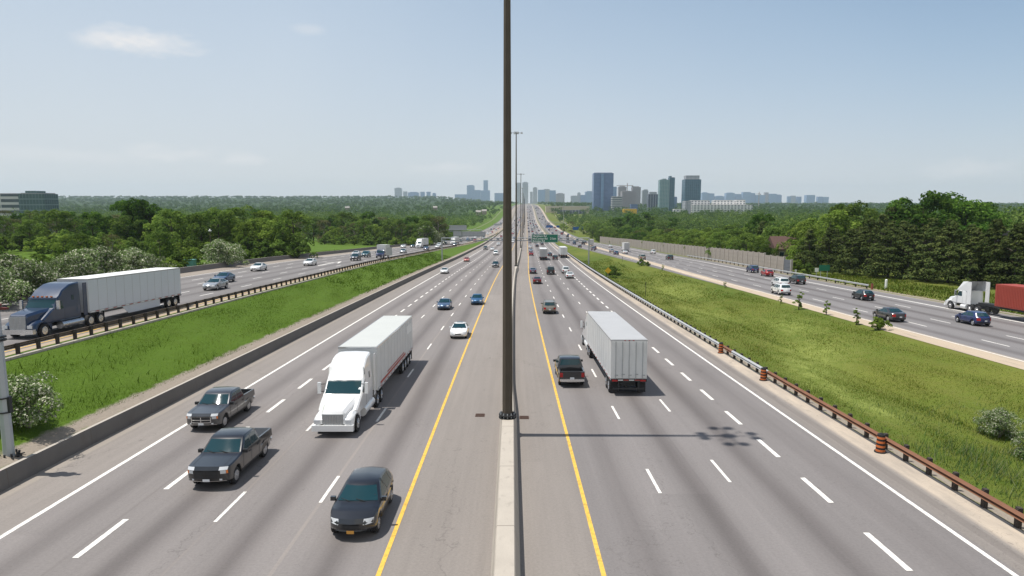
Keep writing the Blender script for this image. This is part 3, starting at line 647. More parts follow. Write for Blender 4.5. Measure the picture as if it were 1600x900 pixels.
def car_spec(kind):
    # returns silhouette (clockwise seen from +x: starts rear bottom -> front), y forward
    if kind == 'sedan':
        L, W, rw, ya, yb, H, belt = 4.75, 1.82, .33, -1.38, 1.42, 1.45, .96
        top = [(2.37, .45), (2.36, .62), (2.22, .74), (1.6, .88), (1.02, .97), (.22, 1.40), (-.05, 1.445), (-.55, 1.45), (-1.0, 1.40), (-1.72, 1.06), (-2.2, 1.02), (-2.35, .93), (-2.38, .5)]
        win = ((1.02, .97), (.22, 1.40), (-1.0, 1.40), (-1.72, 1.06)); sides = [[(.72, 1.0), (.16, 1.345), (-.38, 1.375), (-.42, 1.0)], [(-.5, 1.0), (-.47, 1.375), (-.93, 1.34), (-1.38, 1.06), (-1.3, 1.01)]]
    elif kind == 'hatch':
        L, W, rw, ya, yb, H, belt = 4.2, 1.78, .32, -1.28, 1.25, 1.5, .97
        top = [(2.1, .45), (2.1, .64), (1.95, .78), (1.4, .91), (.98, 1.0), (.25, 1.44), (-.1, 1.495), (-.8, 1.5), (-1.5, 1.42), (-1.9, 1.03), (-2.06, .92), (-2.1, .5)]
        win = ((.98, 1.0), (.25, 1.44), (-1.5, 1.42), (-1.9, 1.03)); sides = [[(.7, 1.02), (.2, 1.38), (-.3, 1.42), (-.34, 1.02)], [(-.42, 1.02), (-.38, 1.42), (-1.2, 1.4), (-1.55, 1.08), (-1.5, 1.03)]]
    elif kind == 'suv':
        L, W, rw, ya, yb, H, belt = 4.7, 1.88, .37, -1.4, 1.4, 1.74, 1.08
        top = [(2.34, .5), (2.34, .82), (2.2, .95), (1.6, 1.06), (1.12, 1.12), (.45, 1.64), (.15, 1.73), (-1.2, 1.74), (-2.0, 1.66), (-2.24, 1.12), (-2.33, .95), (-2.36, .55)]
        win = ((1.12, 1.12), (.45, 1.64), (-2.0, 1.66), (-2.24, 1.12)); sides = [[(.85, 1.14), (.38, 1.58), (-.25, 1.63), (-.3, 1.13)], [(-.38, 1.13), (-.34, 1.63), (-1.15, 1.63), (-1.2, 1.13)], [(-1.28, 1.14), (-1.24, 1.63), (-1.82, 1.6), (-1.98, 1.2)]]
    elif kind == 'cross':
        L, W, rw, ya, yb, H, belt = 4.65, 1.87, .35, -1.36, 1.42, 1.60, 1.02
        top = [(2.32, .48), (2.33, .70), (2.20, .84), (1.75, .98), (1.15, 1.08), (.42, 1.50), (.1, 1.585), (-.7, 1.60), (-1.5, 1.53), (-2.05, 1.36), (-2.27, 1.05), (-2.34, .90), (-2.35, .52)]
        win = ((1.15, 1.08), (.42, 1.50), (-2.05, 1.36), (-2.27, 1.05)); sides = [[(.88, 1.08), (.36, 1.45), (-.28, 1.52), (-.33, 1.06)], [(-.41, 1.06), (-.37, 1.52), (-1.2, 1.50), (-1.25, 1.08)], [(-1.33, 1.10), (-1.29, 1.48), (-1.72, 1.39), (-1.92, 1.18)]]
    elif kind == 'van':
        L, W, rw, ya, yb, H, belt = 5.2, 1.98, .36, -1.55, 1.6, 2.0, 1.15
        top = [(2.58, .5), (2.6, .85), (2.4, 1.05), (1.95, 1.18), (1.15, 1.84), (.85, 1.96), (-1.8, 2.0), (-2.5, 1.95), (-2.6, 1.2), (-2.62, .55)]
        win = ((1.95, 1.18), (1.15, 1.84), (-2.5, 1.95), (-2.6, 1.2)); sides = [[(1.6, 1.2), (1.02, 1.72), (.5, 1.78), (.45, 1.2)], [(.35, 1.2), (.4, 1.78), (-.9, 1.8), (-.9, 1.2)], [(-1.0, 1.2), (-1.0, 1.8), (-2.3, 1.8), (-2.35, 1.25)]]
    else:  # pickup
        L, W, rw, ya, yb, H, belt = 5.7, 1.98, .40, -1.75, 1.85, 1.86, 1.18
        top = [(2.84, .55), (2.86, .95), (2.74, 1.10), (1.7, 1.20), (1.32, 1.24), (.68, 1.76), (.4, 1.85), (-.75, 1.86), (-1.0, 1.80), (-1.15, 1.22), (-1.17, .86), (-2.78, .86), (-2.84, .60)]
        win = ((1.32, 1.24), (.68, 1.76), (-1.0, 1.80), (-1.13, 1.28)); sides = [[(1.05, 1.25), (.6, 1.70), (.15, 1.74), (.12, 1.25)], [(.04, 1.25), (.07, 1.74), (-.82, 1.74), (-.95, 1.27)]]
    z0 = .26 if kind in ('sedan', 'hatch') else .36
    ar = arch(ya, rw + .07, z0, rw); af = arch(yb, rw + .07, z0, rw)
    yf, yr = top[0][0], top[-1][0]
    sil = [(yr + .12, z0 + .02)] + ar + af + [(yf - .14, z0 + .02), (yf - .02, z0 + .1)] + top
    sil = sil[::1]
    return dict(L=L, W=W, rw=rw, ya=ya, yb=yb, H=H, belt=belt, top=top, sil=sil, win=win, sides=sides, z0=z0)
PROTO = {}
def car(kind, color, detail=True, extra=None):
    key = (kind, color, extra)
    if key in PROTO: return copy_tree(PROTO[key])
    sp_ = car_spec(kind); nm = {'sedan': 'sedan_car', 'hatch': 'hatchback_car', 'suv': 'suv_car', 'cross': 'crossover_car', 'van': 'passenger_van', 'pickup': 'pickup_truck'}[kind]
    root = empty(nm); pm = P_(color); s = Shell(sp_['sil'], sp_['W'], sp_['belt'], sp_['H'], .30 if kind in ('sedan', 'hatch', 'cross') else .20, nose=.34 if kind != 'pickup' else .20, endtaper=.10 if kind != 'pickup' else .06)
    s.body('body', pm, root)
    (c0, c1, c2, c3) = [Vector(p) for p in sp_['win']]
    s.patch('windshield', c0.lerp(c1, .06), c0.lerp(c1, .93), -.90, .90, M['glass'], root, B_x=(-.86, .86))
    s.patch('rear_window', c3.lerp(c2, .12), c3.lerp(c2, .90), -.84, .84, M['glass'], root, B_x=(-.82, .82))
    for sd in (-1, 1):
        for pl in sp_['sides']: s.side('side_window', pl, sd, M['glass'], root)
        t = sp_['top']; fy = t[0][0]; ry = t[-1][0]
        if kind in ('suv', 'van', 'pickup'):
            hl = s.patch('headlight', t[1], (t[1][0] + (t[2][0] - t[1][0]) * .9, t[2][1] - .02), sd * .60, sd * .97, M['lamp'], root, off=.015, nx=3)
            if kind != 'van': s.patch('headlight', (fy, t[1][1] - .15), t[1], sd * .66, sd * .90, M['lamp'], root, off=.015, nx=3); s.patch('turn_signal', (fy, t[1][1] - .15), t[1], sd * .91, sd * .99, M['amber'], root, off=.016, nx=2)
        else:
            s.patch('headlight', (fy, t[1][1] - .05), (t[2][0], t[2][1] - .01), sd * .56, sd * .97, M['lamp'], root, off=.015, nx=3)
        if kind == 'pickup':
            pass
        else:
            k = -3 if kind == 'van' else -2
            s.patch('taillight', (t[-1][0] + .01, t[-1][1] + .12), (t[-2][0], t[-2][1] - .03), sd * (.62 if kind != 'van' else .82), sd * .97, M['tail'], root, off=.015, nx=3)
        mx = sd * (sp_['W'] / 2 + .09); my_ = c0.x - .32; mz = sp_['belt'] + .08
        q = MB().box(mx - .10, mx + .10, my_ - .06, my_ + .08, mz - .06, mz + .10); q.build('mirror', pm if kind != 'pickup' else M['darkplast'], root)
        for yy in (sp_['ya'], sp_['yb']): wheel(root, sd * (sp_['W'] / 2 - .14), yy, sp_['rw'], .22, sd)
    dm = MB()
    for sd in (-1, 1):
        zb = sp_['z0'] + .18; xs_ = sorted({round(pl[-1][0], 2) for pl in sp_['sides']} | {round(sp_['sides'][0][0][0] + .05, 2)}, reverse=True)
        for yy in xs_:
            lo_ = zb if min(abs(yy - sp_['ya']), abs(yy - sp_['yb'])) > sp_['rw'] + .12 else sp_['rw'] * 2 + .2
            s.side('x', [(yy - .012, lo_), (yy + .012, lo_), (yy + .012, sp_['belt']), (yy - .012, sp_['belt'])], sd, None, None, off=.005, mb=dm)
        for yy in xs_[1:]: s.side('x', [(yy + .10, sp_['belt'] - .16), (yy + .28, sp_['belt'] - .16), (yy + .28, sp_['belt'] - .12), (yy + .10, sp_['belt'] - .12)], sd, None, None, off=.03, mb=dm)
        s.side('x', [(sp_['ya'] + .45, sp_['z0'] + .04), (sp_['yb'] - .45, sp_['z0'] + .04), (sp_['yb'] - .45, sp_['z0'] + .13), (sp_['ya'] + .45, sp_['z0'] + .13)], sd, None, None, off=.01, mb=dm)
    for x_ in (-.74, .74): s.patch('x', tuple(Vector(sp_['top'][2]) * .9 + c0 * .1), tuple(Vector(sp_['top'][2]) * .05 + c0 * .95), x_ - .008, x_ + .008, None, None, off=.006, nx=1, mb=dm)
    dm.build('door_seam', M['darkplast'], root)
    wp = MB()
    for x_ in (-.35, .30):
        a_ = s.d(x_, *(c0 + Vector((0, .02)))); b_ = s.d(x_ + .42, *(c0.lerp(c1, .16) + Vector((.02, .02)))); MB().cyl(a_, b_, .012, n=4).build('wiper', M['black'], root)
    # front grille, lower bumper, number plates
    t = sp_['top']; fy, ry = t[0][0], t[-1][0]; g0 = t[0][1]
    s.patch('grille', (fy + .0, g0 + .04), (t[1][0], t[1][1] - .03), -.40 if kind != 'pickup' else -.56, .40 if kind != 'pickup' else .56, M['darkplast'], root, off=.014)
    s.patch('bumper', (fy - .02, sp_['z0'] + .1), (fy, g0 - .06), -.70 if kind != 'pickup' else -.92, .70 if kind != 'pickup' else .92, M['darkplast'] if kind != 'pickup' else M['chrome'], root, off=.012)
    s.patch('rear_bumper', (ry + .06, sp_['z0'] + .06), (ry + .01, g0 + .02), -.92, .92, M['darkplast'] if kind != 'pickup' else M['chrome'], root, off=.012)
    s.patch('number_plate', (ry, g0 + .10), (ry, g0 + .24), -.17, .17, M['plate'], root, off=.03, nx=2)
    if extra == 'front_plate': s.patch('front_plate', (fy, g0 - .14), (fy, g0 - .01), -.17, .17, M['plate_o'], root, off=.03, nx=2); 
    if kind == 'pickup':
        gm = MB()
        for k_ in (0., .48, 1.):
            za = g0 + .05 + (t[1][1] - .04 - g0 - .05) * k_; s.patch('x', (fy + .0, za - .02), (fy + .004, za + .02), -.60, .60, None, None, off=.03, mb=gm)
        for k_ in (-.60, 0, .60): s.patch('x', (fy, g0 + .04), (t[1][0], t[1][1] - .03), k_ - .025, k_ + .025, None, None, off=.03, nx=1, mb=gm)
        gm.build('grille_frame', M['chrome'] if extra != 'covered' else pm, root)
        for sd in (-1, 1): s.patch('fog_lamp', (fy - .02, sp_['z0'] + .14), (fy - .01, sp_['z0'] + .22), sd * .62, sd * .74, M['lamp'], root, off=.03, nx=1)
        s.patch('number_plate', (fy, sp_['z0'] + .10), (fy, sp_['z0'] + .22), -.17, .17, M['plate'], root, off=.04, nx=2)
        for sd in (-1, 1):
            s.side('fender_flare', [(sp_['yb'] + (sp_['rw'] + .13) * math.cos(a * PI / 8), sp_['rw'] + (sp_['rw'] + .13) * math.sin(a * PI / 8)) for a in range(9)][::-1] + [(sp_['yb'] + (sp_['rw'] + .06) * math.cos(a * PI / 8), sp_['rw'] + (sp_['rw'] + .06) * math.sin(a * PI / 8)) for a in range(9)], sd, M['darkplast'], root, off=.01) if False else None
        hw = sp_['W'] / 2 - .03
        for sd in (-1, 1): 
            MB().add([(sd * (hw - a), y, z) for (a, y, z) in ((0, -1.16, .84), (0, -2.80, .84), (.03, -2.80, 1.22), (.03, -1.16, 1.24), (.10, -1.16, .84), (.10, -2.80, .84), (.12, -2.80, 1.22), (.12, -1.16, 1.24))],
                     [(0, 1, 2, 3), (7, 6, 5, 4), (3, 2, 6, 7), (1, 5, 6, 2), (0, 3, 7, 4)]).build('bed_side', pm, root)
            MB().box(sd * (hw - .16) - .11, sd * (hw - .16) + .11, -2.87, -2.83, .80, 1.12).build('taillight', M['tail'], root)
        MB().box(-hw + .10, hw - .10, -2.84, -2.76, .62, 1.21).build('tailgate', pm, root)
        MB().box(-hw + .12, hw - .12, -2.75, -1.18, .865, .90 if extra != 'covered' else 1.215).build('bed_floor' if extra != 'covered' else 'bed_cover', M['darkplast'], root)
        MB().box(-.9, .9, -2.98, -2.84, .50, .66).build('step_bumper', M['chrome'], root)
    if kind == 'suv':
        s.patch('grille_frame', (t[1][0], t[1][1] - .05), (t[1][0] - .01, t[1][1] - .02), -.44, .44, M['chrome'], root, off=.03, nx=4)
        s.patch('skid_plate', (fy - .10, sp_['z0'] + .05), (fy - .03, sp_['z0'] + .12), -.5, .5, M['steel'], root, off=.02, nx=4)
        for sd in (-1, 1): s.patch('fog_lamp', (fy - .01, sp_['z0'] + .16), (fy, sp_['z0'] + .23), sd * .72, sd * .84, M['lamp'], root, off=.03, nx=1)
    if kind in ('suv',):
        for sd in (-1, 1): MB().box(sd * .62 - .02, sd * .62 + .02, -1.6, .1, 1.77, 1.80).build('roof_rail', M['darkplast'], root)
    if extra == 'sunroof': s.patch('sunroof', (-.1, sp_['H'] + .0), (-.75, sp_['H']), -.5, .5, M['glass'], root, off=.03)
    PROTO[key] = root
    return root
PROTO_USED = set()
def put(o, u, D, rz, mid=None):
    """u, D of the vehicle's centre; slope with the road"""
    p = at(u, D); p1 = at(u, D + 3); p0 = at(u, D - 3); d = p1 - p0
    pitch = math.atan2(d.z, math.hypot(d.x, d.y)); yaw = -math.atan2(d.x, d.y)
    R = Matrix.Rotation(yaw, 4, 'Z') @ Matrix.Rotation(pitch, 4, 'X') @ Matrix.Rotation(rz, 4, 'Z')
    p.z = (p0.z + p1.z) / 2 + .012
    o.matrix_world = Matrix.Translation(p) @ R; o.location = p; o.rotation_euler = R.to_euler()
    return o
def place_car(kind, color, u, D, away, label, group, extra=None):
    o = car(kind, color, extra=extra)
    put(o, u, D, 0 if away else PI)
    cat = {'sedan': 'car', 'hatch': 'car', 'suv': 'suv', 'cross': 'suv', 'van': 'van', 'pickup': 'pickup truck'}[kind]
    for k in ('label', 'category', 'group'):
        if k in o: del o[k]
    tag(o, label, cat, group); return o
# ---- trucks
def truck_wheels(root, ys_, hw=1.22, r=.5):
    for y in ys_:
        for sd in (-1, 1): wheel(root, sd * (hw - .15), y, r, .28, sd, rimm='chrome')
def trailer_box(root, y0, y1, z0, z1, side_m, roof_m, W=2.55, doors='ribbed', stripe=None, skirt=False, axles=(0, 0), name='trailer'):
    """y1 front, y0 rear; returns trailer part"""
    hw = W / 2
    tr = MB().box(-hw, hw, y0, y1, z0, z1).build(name, side_m, root)
    MB().box(-hw - .012, hw + .012, y0 - .012, y1 + .012, z1 - .09, z1 + .012).build('top_rail', M['trailer_grey'] if stripe != 'red' else M['chrome'], tr)
    MB().box(-hw + .05, hw - .05, y0 + .05, y1 - .05, z1 + .012, z1 + .022).build('roof_sheet', roof_m, tr)
    b = MB()
    for sd in (-1, 1):
        b.box(sd * hw - .02, sd * hw + .02, y0, y1, z0 - .06, z0 + .10)
        n = int((y1 - y0) / 1.22)
        for i in range(1, n): y = y0 + (y1 - y0) * i / n; b.box(sd * hw - .006, sd * hw + .006, y - .018, y + .018, z0 + .1, z1 - .09)
    b.build('side_rail', M['trailer_grey'], tr)
    d = MB()
    for x in (-.6, .6): d.box(x - .58, x + .58, y0 - .045, y0 - .012, z0 + .12, z1 - .14)
    d.build('rear_door', side_m, tr)
    rr = MB()
    for i in range(5 if doors == 'ribbed' else 2):
        x = (-.95 + .475 * i) if doors == 'ribbed' else (-.3 + .6 * i)
        rr.cyl((x, y0 - .065, z0 + .05), (x, y0 - .065, z1 - .12), .028, n=6)
    if doors == 'ribbed':
        for i in range(5): x = -.95 + .475 * i; rr.box(x - .05, x + .18, y0 - .10, y0 - .07, z0 + .30 + .06 * (i % 2), z0 + .36 + .06 * (i % 2))
    rr.build('door_bar', M['steel'], tr)
    MB().box(-hw, hw, y0 - .05, y0 + .05, z0 - .15, z0 + .06).box(-1.1, 1.1, y0 - .06, y0 + .03, .48, .60).box(-.75, -.67, y0 - .03, y0 + .03, .5, z0).box(.67, .75, y0 - .03, y0 + .03, .5, z0).build('underride_guard', M['steel'] if stripe == 'red' else M['darkplast'], tr)
    for sd in (-1, 1): MB().box(sd * 1.0 - .2, sd * 1.0 + .2, y0 - .07, y0 - .05, z0 - .12, z0 - .0).build('taillight', M['tail'], tr)
    tp = [MB(), MB()]; i = 0; yy = y0 + .3
    while yy < y1 - .5:
        for sd in (-1, 1): tp[i % 2].box(sd * hw + sd * .022 - .002, sd * hw + sd * .022 + .002, yy, yy + .45, z0 - .01, z0 + .05)
        yy += .62; i += 1
    for j in range(6): tp[j % 2].box(-1.15 + .39 * j, -.80 + .39 * j, y0 - .055, y0 - .050, z0 - .06, z0 + .0)
    tp[0].build('reflective_tape', M['reddecal'], tr); tp[1].build('reflective_tape', M['signwhite'], tr)
    for sd in (-1, 1): MB().box(sd * .95 - .3, sd * .95 + .3, y0 + .30, y0 + .32, .22, z0 - .1).build('mud_flap', M['black'], tr)
    MB().box(-.35, -.25, y0 - .03, y0 - .01, z1 - .07, z1 - .02).box(-.05, .05, y0 - .03, y0 - .01, z1 - .07, z1 - .02).box(.25, .35, y0 - .03, y0 - .01, z1 - .07, z1 - .02).build('marker_light', M['tail'], tr)
    MB().box(-.5, .5, y0 + .4, y0 + 5, .62, z0 - .02).box(-.1, .1, y0 + .3, y0 + 5.5, .4, .62).build('bogie', M['darkplast'], tr)
    MB().cyl((-.8, y1 - 2.6, .15), (-.8, y1 - 2.6, z0), .07, n=8).cyl((.8, y1 - 2.6, .15), (.8, y1 - 2.6, z0), .07, n=8).box(-.95, -.65, y1 - 2.75, y1 - 2.45, .12, .17).box(.65, .95, y1 - 2.75, y1 - 2.45, .12, .17).build('landing_gear', M['darkplast'], tr)
    if skirt:
        for sd in (-1, 1):
            MB().add([(sd * (hw - .03), y, z) for y, z in ((y0 + 4.2, z0 - .04), (y1 - 4.6, z0 - .04), (y1 - 5.6, .42), (y0 + 4.2, .42))] + [(sd * (hw - .06), y, z) for y, z in ((y0 + 4.2, z0 - .04), (y1 - 4.6, z0 - .04), (y1 - 5.6, .42), (y0 + 4.2, .42))],
                     [(0, 1, 2, 3), (7, 6, 5, 4), (0, 4, 5, 1), (1, 5, 6, 2), (2, 6, 7, 3), (3, 7, 4, 0)]).build('side_skirt', side_m, tr)
    if stripe == 'red':
        for sd in (-1, 1):
            MB().box(sd * hw + sd * .010 - .002, sd * hw + sd * .010 + .002, y0 + 4, y1 - 1.0, z0 + .16, z0 + .34).box(sd * hw + sd * .010 - .002, sd * hw + sd * .010 + .002, y0 + 4.6, y1 - 3.5, z0 + .42, z0 + .52).build('stripe', M['reddecal'], tr)
            MB().box(sd * hw + sd * .010 - .002, sd * hw + sd * .010 + .002, y0 + .7, y0 + 3.1, z1 - 1.2, z1 - .5).build('decal', M['signwhite'], tr)
    return tr
def tractor(root, yf, style, pm):
    """front bumper at y=yf, sleeper back at yf-5.9; returns nothing"""
    day = style == 'day'; back = yf - (4.3 if day else 5.9); W = 2.35
    top_z = 3.75 if not day else 2.75
    # cab shell
    cy = yf - 2.35   # windshield base
    if style == 'aero':
        top = [(yf - 1.0, 1.05), (yf - .95, 1.3), (cy + .02, 1.92), (cy - .60, 2.62), (cy - .75, 2.72), (cy - 1.3, 3.35), (cy - 2.1, 3.78), (cy - 2.6, 3.86), (back, 3.88)]
    elif style == 'long':
        top = [(yf - 1.0, 1.05), (yf - .95, 1.3), (cy + .02, 2.02), (cy - .38, 2.66), (cy - .40, 2.78), (cy - 1.3, 3.30), (cy - 2.2, 3.70), (cy - 2.9, 3.78), (back, 3.80)]
    else:
        top = [(yf - 1.0, 1.05), (yf - .95, 1.2), (cy + .02, 1.86), (cy - .42, 2.55), (cy - .75, 2.62), (back, 2.62)]
    sil = [(back, .95)] + [(yf - 2.1, .95), (yf - 1.3, .98)] + top
    s = Shell(sil, W, 1.95, 3.9, .10, nose=.25, endtaper=.04, cham=.08)
    cab = s.body('cab', pm, root)
    i0 = 2; A, B = Vector(top[2]), Vector(top[3])
    s.patch('windshield', A.lerp(B, .04), A.lerp(B, .95), -.90, .90, M['glass'], cab, off=.02)
    if style == 'aero': s.patch('sun_visor', B.lerp(Vector(top[4]), .0), top[4], -.9, .9, M['trailer_white'], cab, off=.03)
    if style == 'long':
        s.patch('sun_visor', B, top[4], -.93, .93, M['reddecal'] if False else pm, cab, off=.14)
        q = MB()
        for i in range(5): x = -.7 + .35 * i; q.box(x - .06, x + .06, cy - .55, cy - .42, 2.84, 2.92)
        q.build('marker_light', M['amber'], cab)
    for sd in (-1, 1):
        s.side('side_window', [(cy - .15, 1.98), (cy - .60, 2.5), (cy - 1.15, 2.52), (cy - 1.15, 1.90), (cy - .5, 1.90)], sd, M['glass'], cab)
        if not day: s.side('side_window', [(back + 1.25, 2.45), (back + 1.25, 2.85), (back + .95, 2.85), (back + .95, 2.45)], sd, M['glass'], cab)
        # seam lines of door and sleeper fairing
        s.side('door_seam', [(cy - 1.25, 1.0), (cy - 1.25, 2.6), (cy - 1.28, 2.6), (cy - 1.28, 1.0)], sd, M['darkplast'], cab, off=.004)
        m_ = MB().box(sd * 1.42 - .10, sd * 1.42 + .10, cy - .25, cy - .1, 1.95, 2.62); m_.build('mirror', pm if style == 'aero' else M['chrome'], cab)
        MB().cyl((sd * 1.1, cy - .3, 2.5), (sd * 1.42, cy - .18, 2.5), .025, n=6).cyl((sd * 1.1, cy - .3, 2.05), (sd * 1.42, cy - .18, 2.05), .025, n=6).build('mirror_arm', M['darkplast'], cab)
    # hood: tapered in plan
    def hood(prof, w0, w1, name, m_):
        vs = []; 
        for (y, zt, wd, zb) in prof: vs += [(-wd, y, zb), (-wd * 1.0, y, zt - .18), (-wd * .80, y, zt), (wd * .80, y, zt), (wd * 1.0, y, zt - .18), (wd, y, zb)]
        n = 6; fs = [(i * n + j, i * n + j + 1, (i + 1) * n + j + 1, (i + 1) * n + j) for i in range(len(prof) - 1) for j in range(n - 1)]
        fs += [tuple(range(n - 1, -1, -1)), tuple(range((len(prof) - 1) * n, len(prof) * n))]
        return MB().add(vs, fs).build(name, m_, root, 35)
    if style == 'long':
        h = hood([(yf - .15, 1.72, .66, .7), (yf - .3, 1.84, .72, .7), (yf - 1.4, 1.98, .85, .9), (yf - 2.5, 2.08, 1.02, .9)], 0, 0, 'hood', pm)
    else:
        h = hood([(yf - .12, 1.32, .60, .7), (yf - .25, 1.50, .68, .7), (yf - 1.3, 1.72, .86, .9), (yf - 2.45, 1.92, 1.06, .9)], 0, 0, 'hood', pm)
    gt = 1.68 if style == 'long' else 1.34
    g = MB().box(-.60, .60, yf - .16, yf - .10, .62, gt).build('grille', M['steel'], h)
    q = MB()
    for i in range(13): x = -.54 + .09 * i; q.box(x - .012, x + .012, yf - .10, yf - .085, .66, gt - .05)
    q.build('grille_bar', M['chrome'], h)
    for sd in (-1, 1):
        # fender: arched wedge
        vs = []; sec = [(yf - .10, .55, .78), (yf - .12, .60, 1.02), (yf - .35, .55, 1.18), (yf - .8, .62, 1.30), (yf - 1.3, .70, 1.34), (yf - 1.85, .85, 1.28), (yf - 2.15, .95, 1.05)]
        yw = yf - 1.25
        for (y, xi, zt) in sec:
            zb = .42
            dd = abs(y - yw)
            if dd < .66: zb = .52 + math.sqrt(max(0, .66**2 - dd * dd)) * .98
            zb = min(zb, zt - .05); xo = 1.12 if y < yf - .3 else (.98 if y > yf - .2 else 1.08)
            vs += [(sd * xi, y, zb), (sd * xi, y, zt), (sd * (xo - .14), y, zt), (sd * xo, y, zt - .16), (sd * xo, y, zb)]
        n = 5; fs = [(i * n + j, i * n + (j + 1) % n, (i + 1) * n + (j + 1) % n, (i + 1) * n + j) for i in range(len(sec) - 1) for j in range(n)] + [tuple(range(n)), tuple(range((len(sec) - 1) * n, len(sec) * n))]
        fo = MB().add(vs, fs); fd = fo.build('fender', pm, root, 40)
        bm = bmesh.new(); bm.from_mesh(fd.data); bmesh.ops.recalc_face_normals(bm, faces=bm.faces); bm.to_mesh(fd.data); bm.free()
        MB().box(sd * .90 - .17, sd * .90 + .17, yf - .11, yf - .05, .80, 1.02).build('headlight', M['lamp'], fd)
        MB().cyl((sd * .95, cy - .9, .62), (sd * .95, back + .1, .62), .30, n=14).build('fuel_tank', M['tank'] if style == 'long' else pm, root, 40)
        if not day: MB().box(sd * 1.17 - .02, sd * 1.17 + .02, back - .45, back + .01, 1.0, 3.7).build('side_fairing', pm, root)
    MB().box(-1.18, 1.18, yf - .28, yf + .02, .38, .72).add([(-1.0, yf + .021, .46), (1.0, yf + .021, .46), (1.0, yf + .021, .52), (-1.0, yf + .021, .52)], [(0, 1, 2, 3)]).build('bumper', M['chrome'] if style == 'long' else pm, root)
    MB().box(-.5, .5, back - 3.1, yf - .4, .55, .95).box(-.55, .55, back - 2.6, back - .9, .95, 1.12).build('chassis', M['darkplast'], root)
    truck_wheels(root, (yf - 1.25,), 1.2)
    truck_wheels(root, (back - .75, back - 2.05), 1.26)
    return back
def semi(u, Dfront, away, style, pm, label, group, tl=15.7, side_m=None, roof_m=None, stripe=None, skirt=False, doors='ribbed', h=4.02, ntax=2):
    root = empty('semi_truck'); yf = 0.
    back = tractor(root, 0., style, pm); y1 = back - .55 + (.0); y0 = y1 - tl
    trailer_box(root, y0, y1, 1.18, h, side_m or M['trailer_white'], roof_m or M['trailer_roof'], stripe=stripe, skirt=skirt, doors=doors)
    truck_wheels(root, [y0 + 1.2 + 1.3 * i for i in range(ntax)], 1.27)
    for ch in root.children: ch.location.y += 10.   # origin near the middle of the rig
    put(root, u, Dfront + 10 if not away else Dfront - 10, 0 if away else PI)
    tag(root, label, 'semi truck', group); return root
def box_truck(u, D, away, pm, side_m, label, group, L=7.2, H=3.6):
    root = empty('box_truck'); hw = 1.2
    s = Shell([(1.6, .6), (3.2, .6), (3.55, .62), (3.6, 1.0), (3.5, 1.25), (2.8, 1.42), (2.3, 2.2), (2.1, 2.3), (1.6, 2.3)], 2.15, 1.42, 2.3, .12, nose=.12, cham=.06)
    cab = s.body('cab', pm, root); s.patch('windshield', (2.78, 1.46), (2.34, 2.14), -.88, .88, M['glass'], cab, off=.02)
    for sd in (-1, 1): s.side('side_window', [(2.6, 1.45), (2.28, 2.05), (1.75, 2.08), (1.75, 1.45)], sd, M['glass'], cab); MB().box(sd * 1.28 - .08, sd * 1.28 + .08, 2.55, 2.65, 1.4, 1.8).build('mirror', M['darkplast'], cab); s.patch('headlight', (3.6, .85), (3.52, 1.1), sd * .6, sd * .92, M['lamp'], cab, off=.02, nx=2)
    s.patch('grille', (3.6, .75), (3.52, 1.15), -.5, .5, M['darkplast'], cab, off=.02)
    b = MB().box(-hw, hw, 1.5 - L + 1.6, 1.5, .95, H).build('cargo_box', side_m, root)
    MB().box(-hw + .04, hw - .04, 1.54 - L + 1.6, 1.46, H, H + .012).build('roof_sheet', M['trailer_roof'], b)
    MB().box(-hw + .08, hw - .08, 1.5 - L + 1.57, 1.5 - L + 1.595, 1.1, H - .15).build('rear_door', M['trailer_grey'], b)
    MB().box(-.45, .45, 1.6 - L + 1.6, 3.2, .5, .94).build('chassis', M['darkplast'], root)
    for sd in (-1, 1):
        wheel(root, sd * .95, 2.75, .42, .26, sd); wheel(root, sd * 1.0, -2.6, .42, .26, sd)
    put(root, u, D, 0 if away else PI); tag(root, label, 'box truck', group); return root
GE_L = 'oncoming traffic on the left express lanes'; GE_R = 'traffic heading away on the right express lanes'
GC_L = 'oncoming traffic on the left collector road'; GC_R = 'traffic heading away on the right collector road'
# ---- near, left express
place_car('pickup', 'dark grey', -18.1, 41.5, False, 'dark grey pickup with an open bed nearest the left shoulder line', GE_L)
place_car('pickup', 'black', -13.85, 32.9, False, 'dark pickup with a covered bed in front of the other oncoming pickup', GE_L, 'covered')
place_car('cross', 'black', -6.15, 27.5, False, 'black rounded crossover nearest the camera beside the left yellow line', GE_L, 'front_plate')
semi(-10.2, 37.7, False, 'aero', M['truck_white'], 'white aerodynamic semi truck with a red striped white trailer coming towards the camera', GE_L, stripe='red', tl=15.4, h=4.05, ntax=4)
place_car('sedan', 'white', -5.85, 73.2, False, 'white sedan with a sunroof beside the left yellow line', GE_L, 'sunroof')
place_car('sedan', 'steel blue', -10.1, 97.6, False, 'slate blue sedan behind the white semi in its lane', GE_L)
place_car('hatch', 'blue', -5.7, 103.6, False, 'bright blue hatchback beside the left yellow line', GE_L)
place_car('sedan', 'white', -18.4, 171, False, 'white sedan alone by the left shoulder line', GE_L)
place_car('sedan', 'orange red', -18.0, 229, False, 'orange red car far down the left express lanes', GE_L)
place_car('suv', 'dark grey', -6.5, 197, False, 'dark grey suv in the inner lane behind the bright blue hatchback', GE_L)
place_car('van', 'brown', -17.9, 333, False, 'brown grey van far down the outer left express lane', GE_L)
place_car('van', 'white', -10.3, 279, False, 'white van partly beside the nearest lamp pole', GE_L)
place_car('sedan', 'white', -14.2, 327, False, 'low white car between the brown van and the white van', GE_L)
place_car('suv', 'white', -14.0, 395, False, 'white suv behind the low white car on the left express', GE_L)
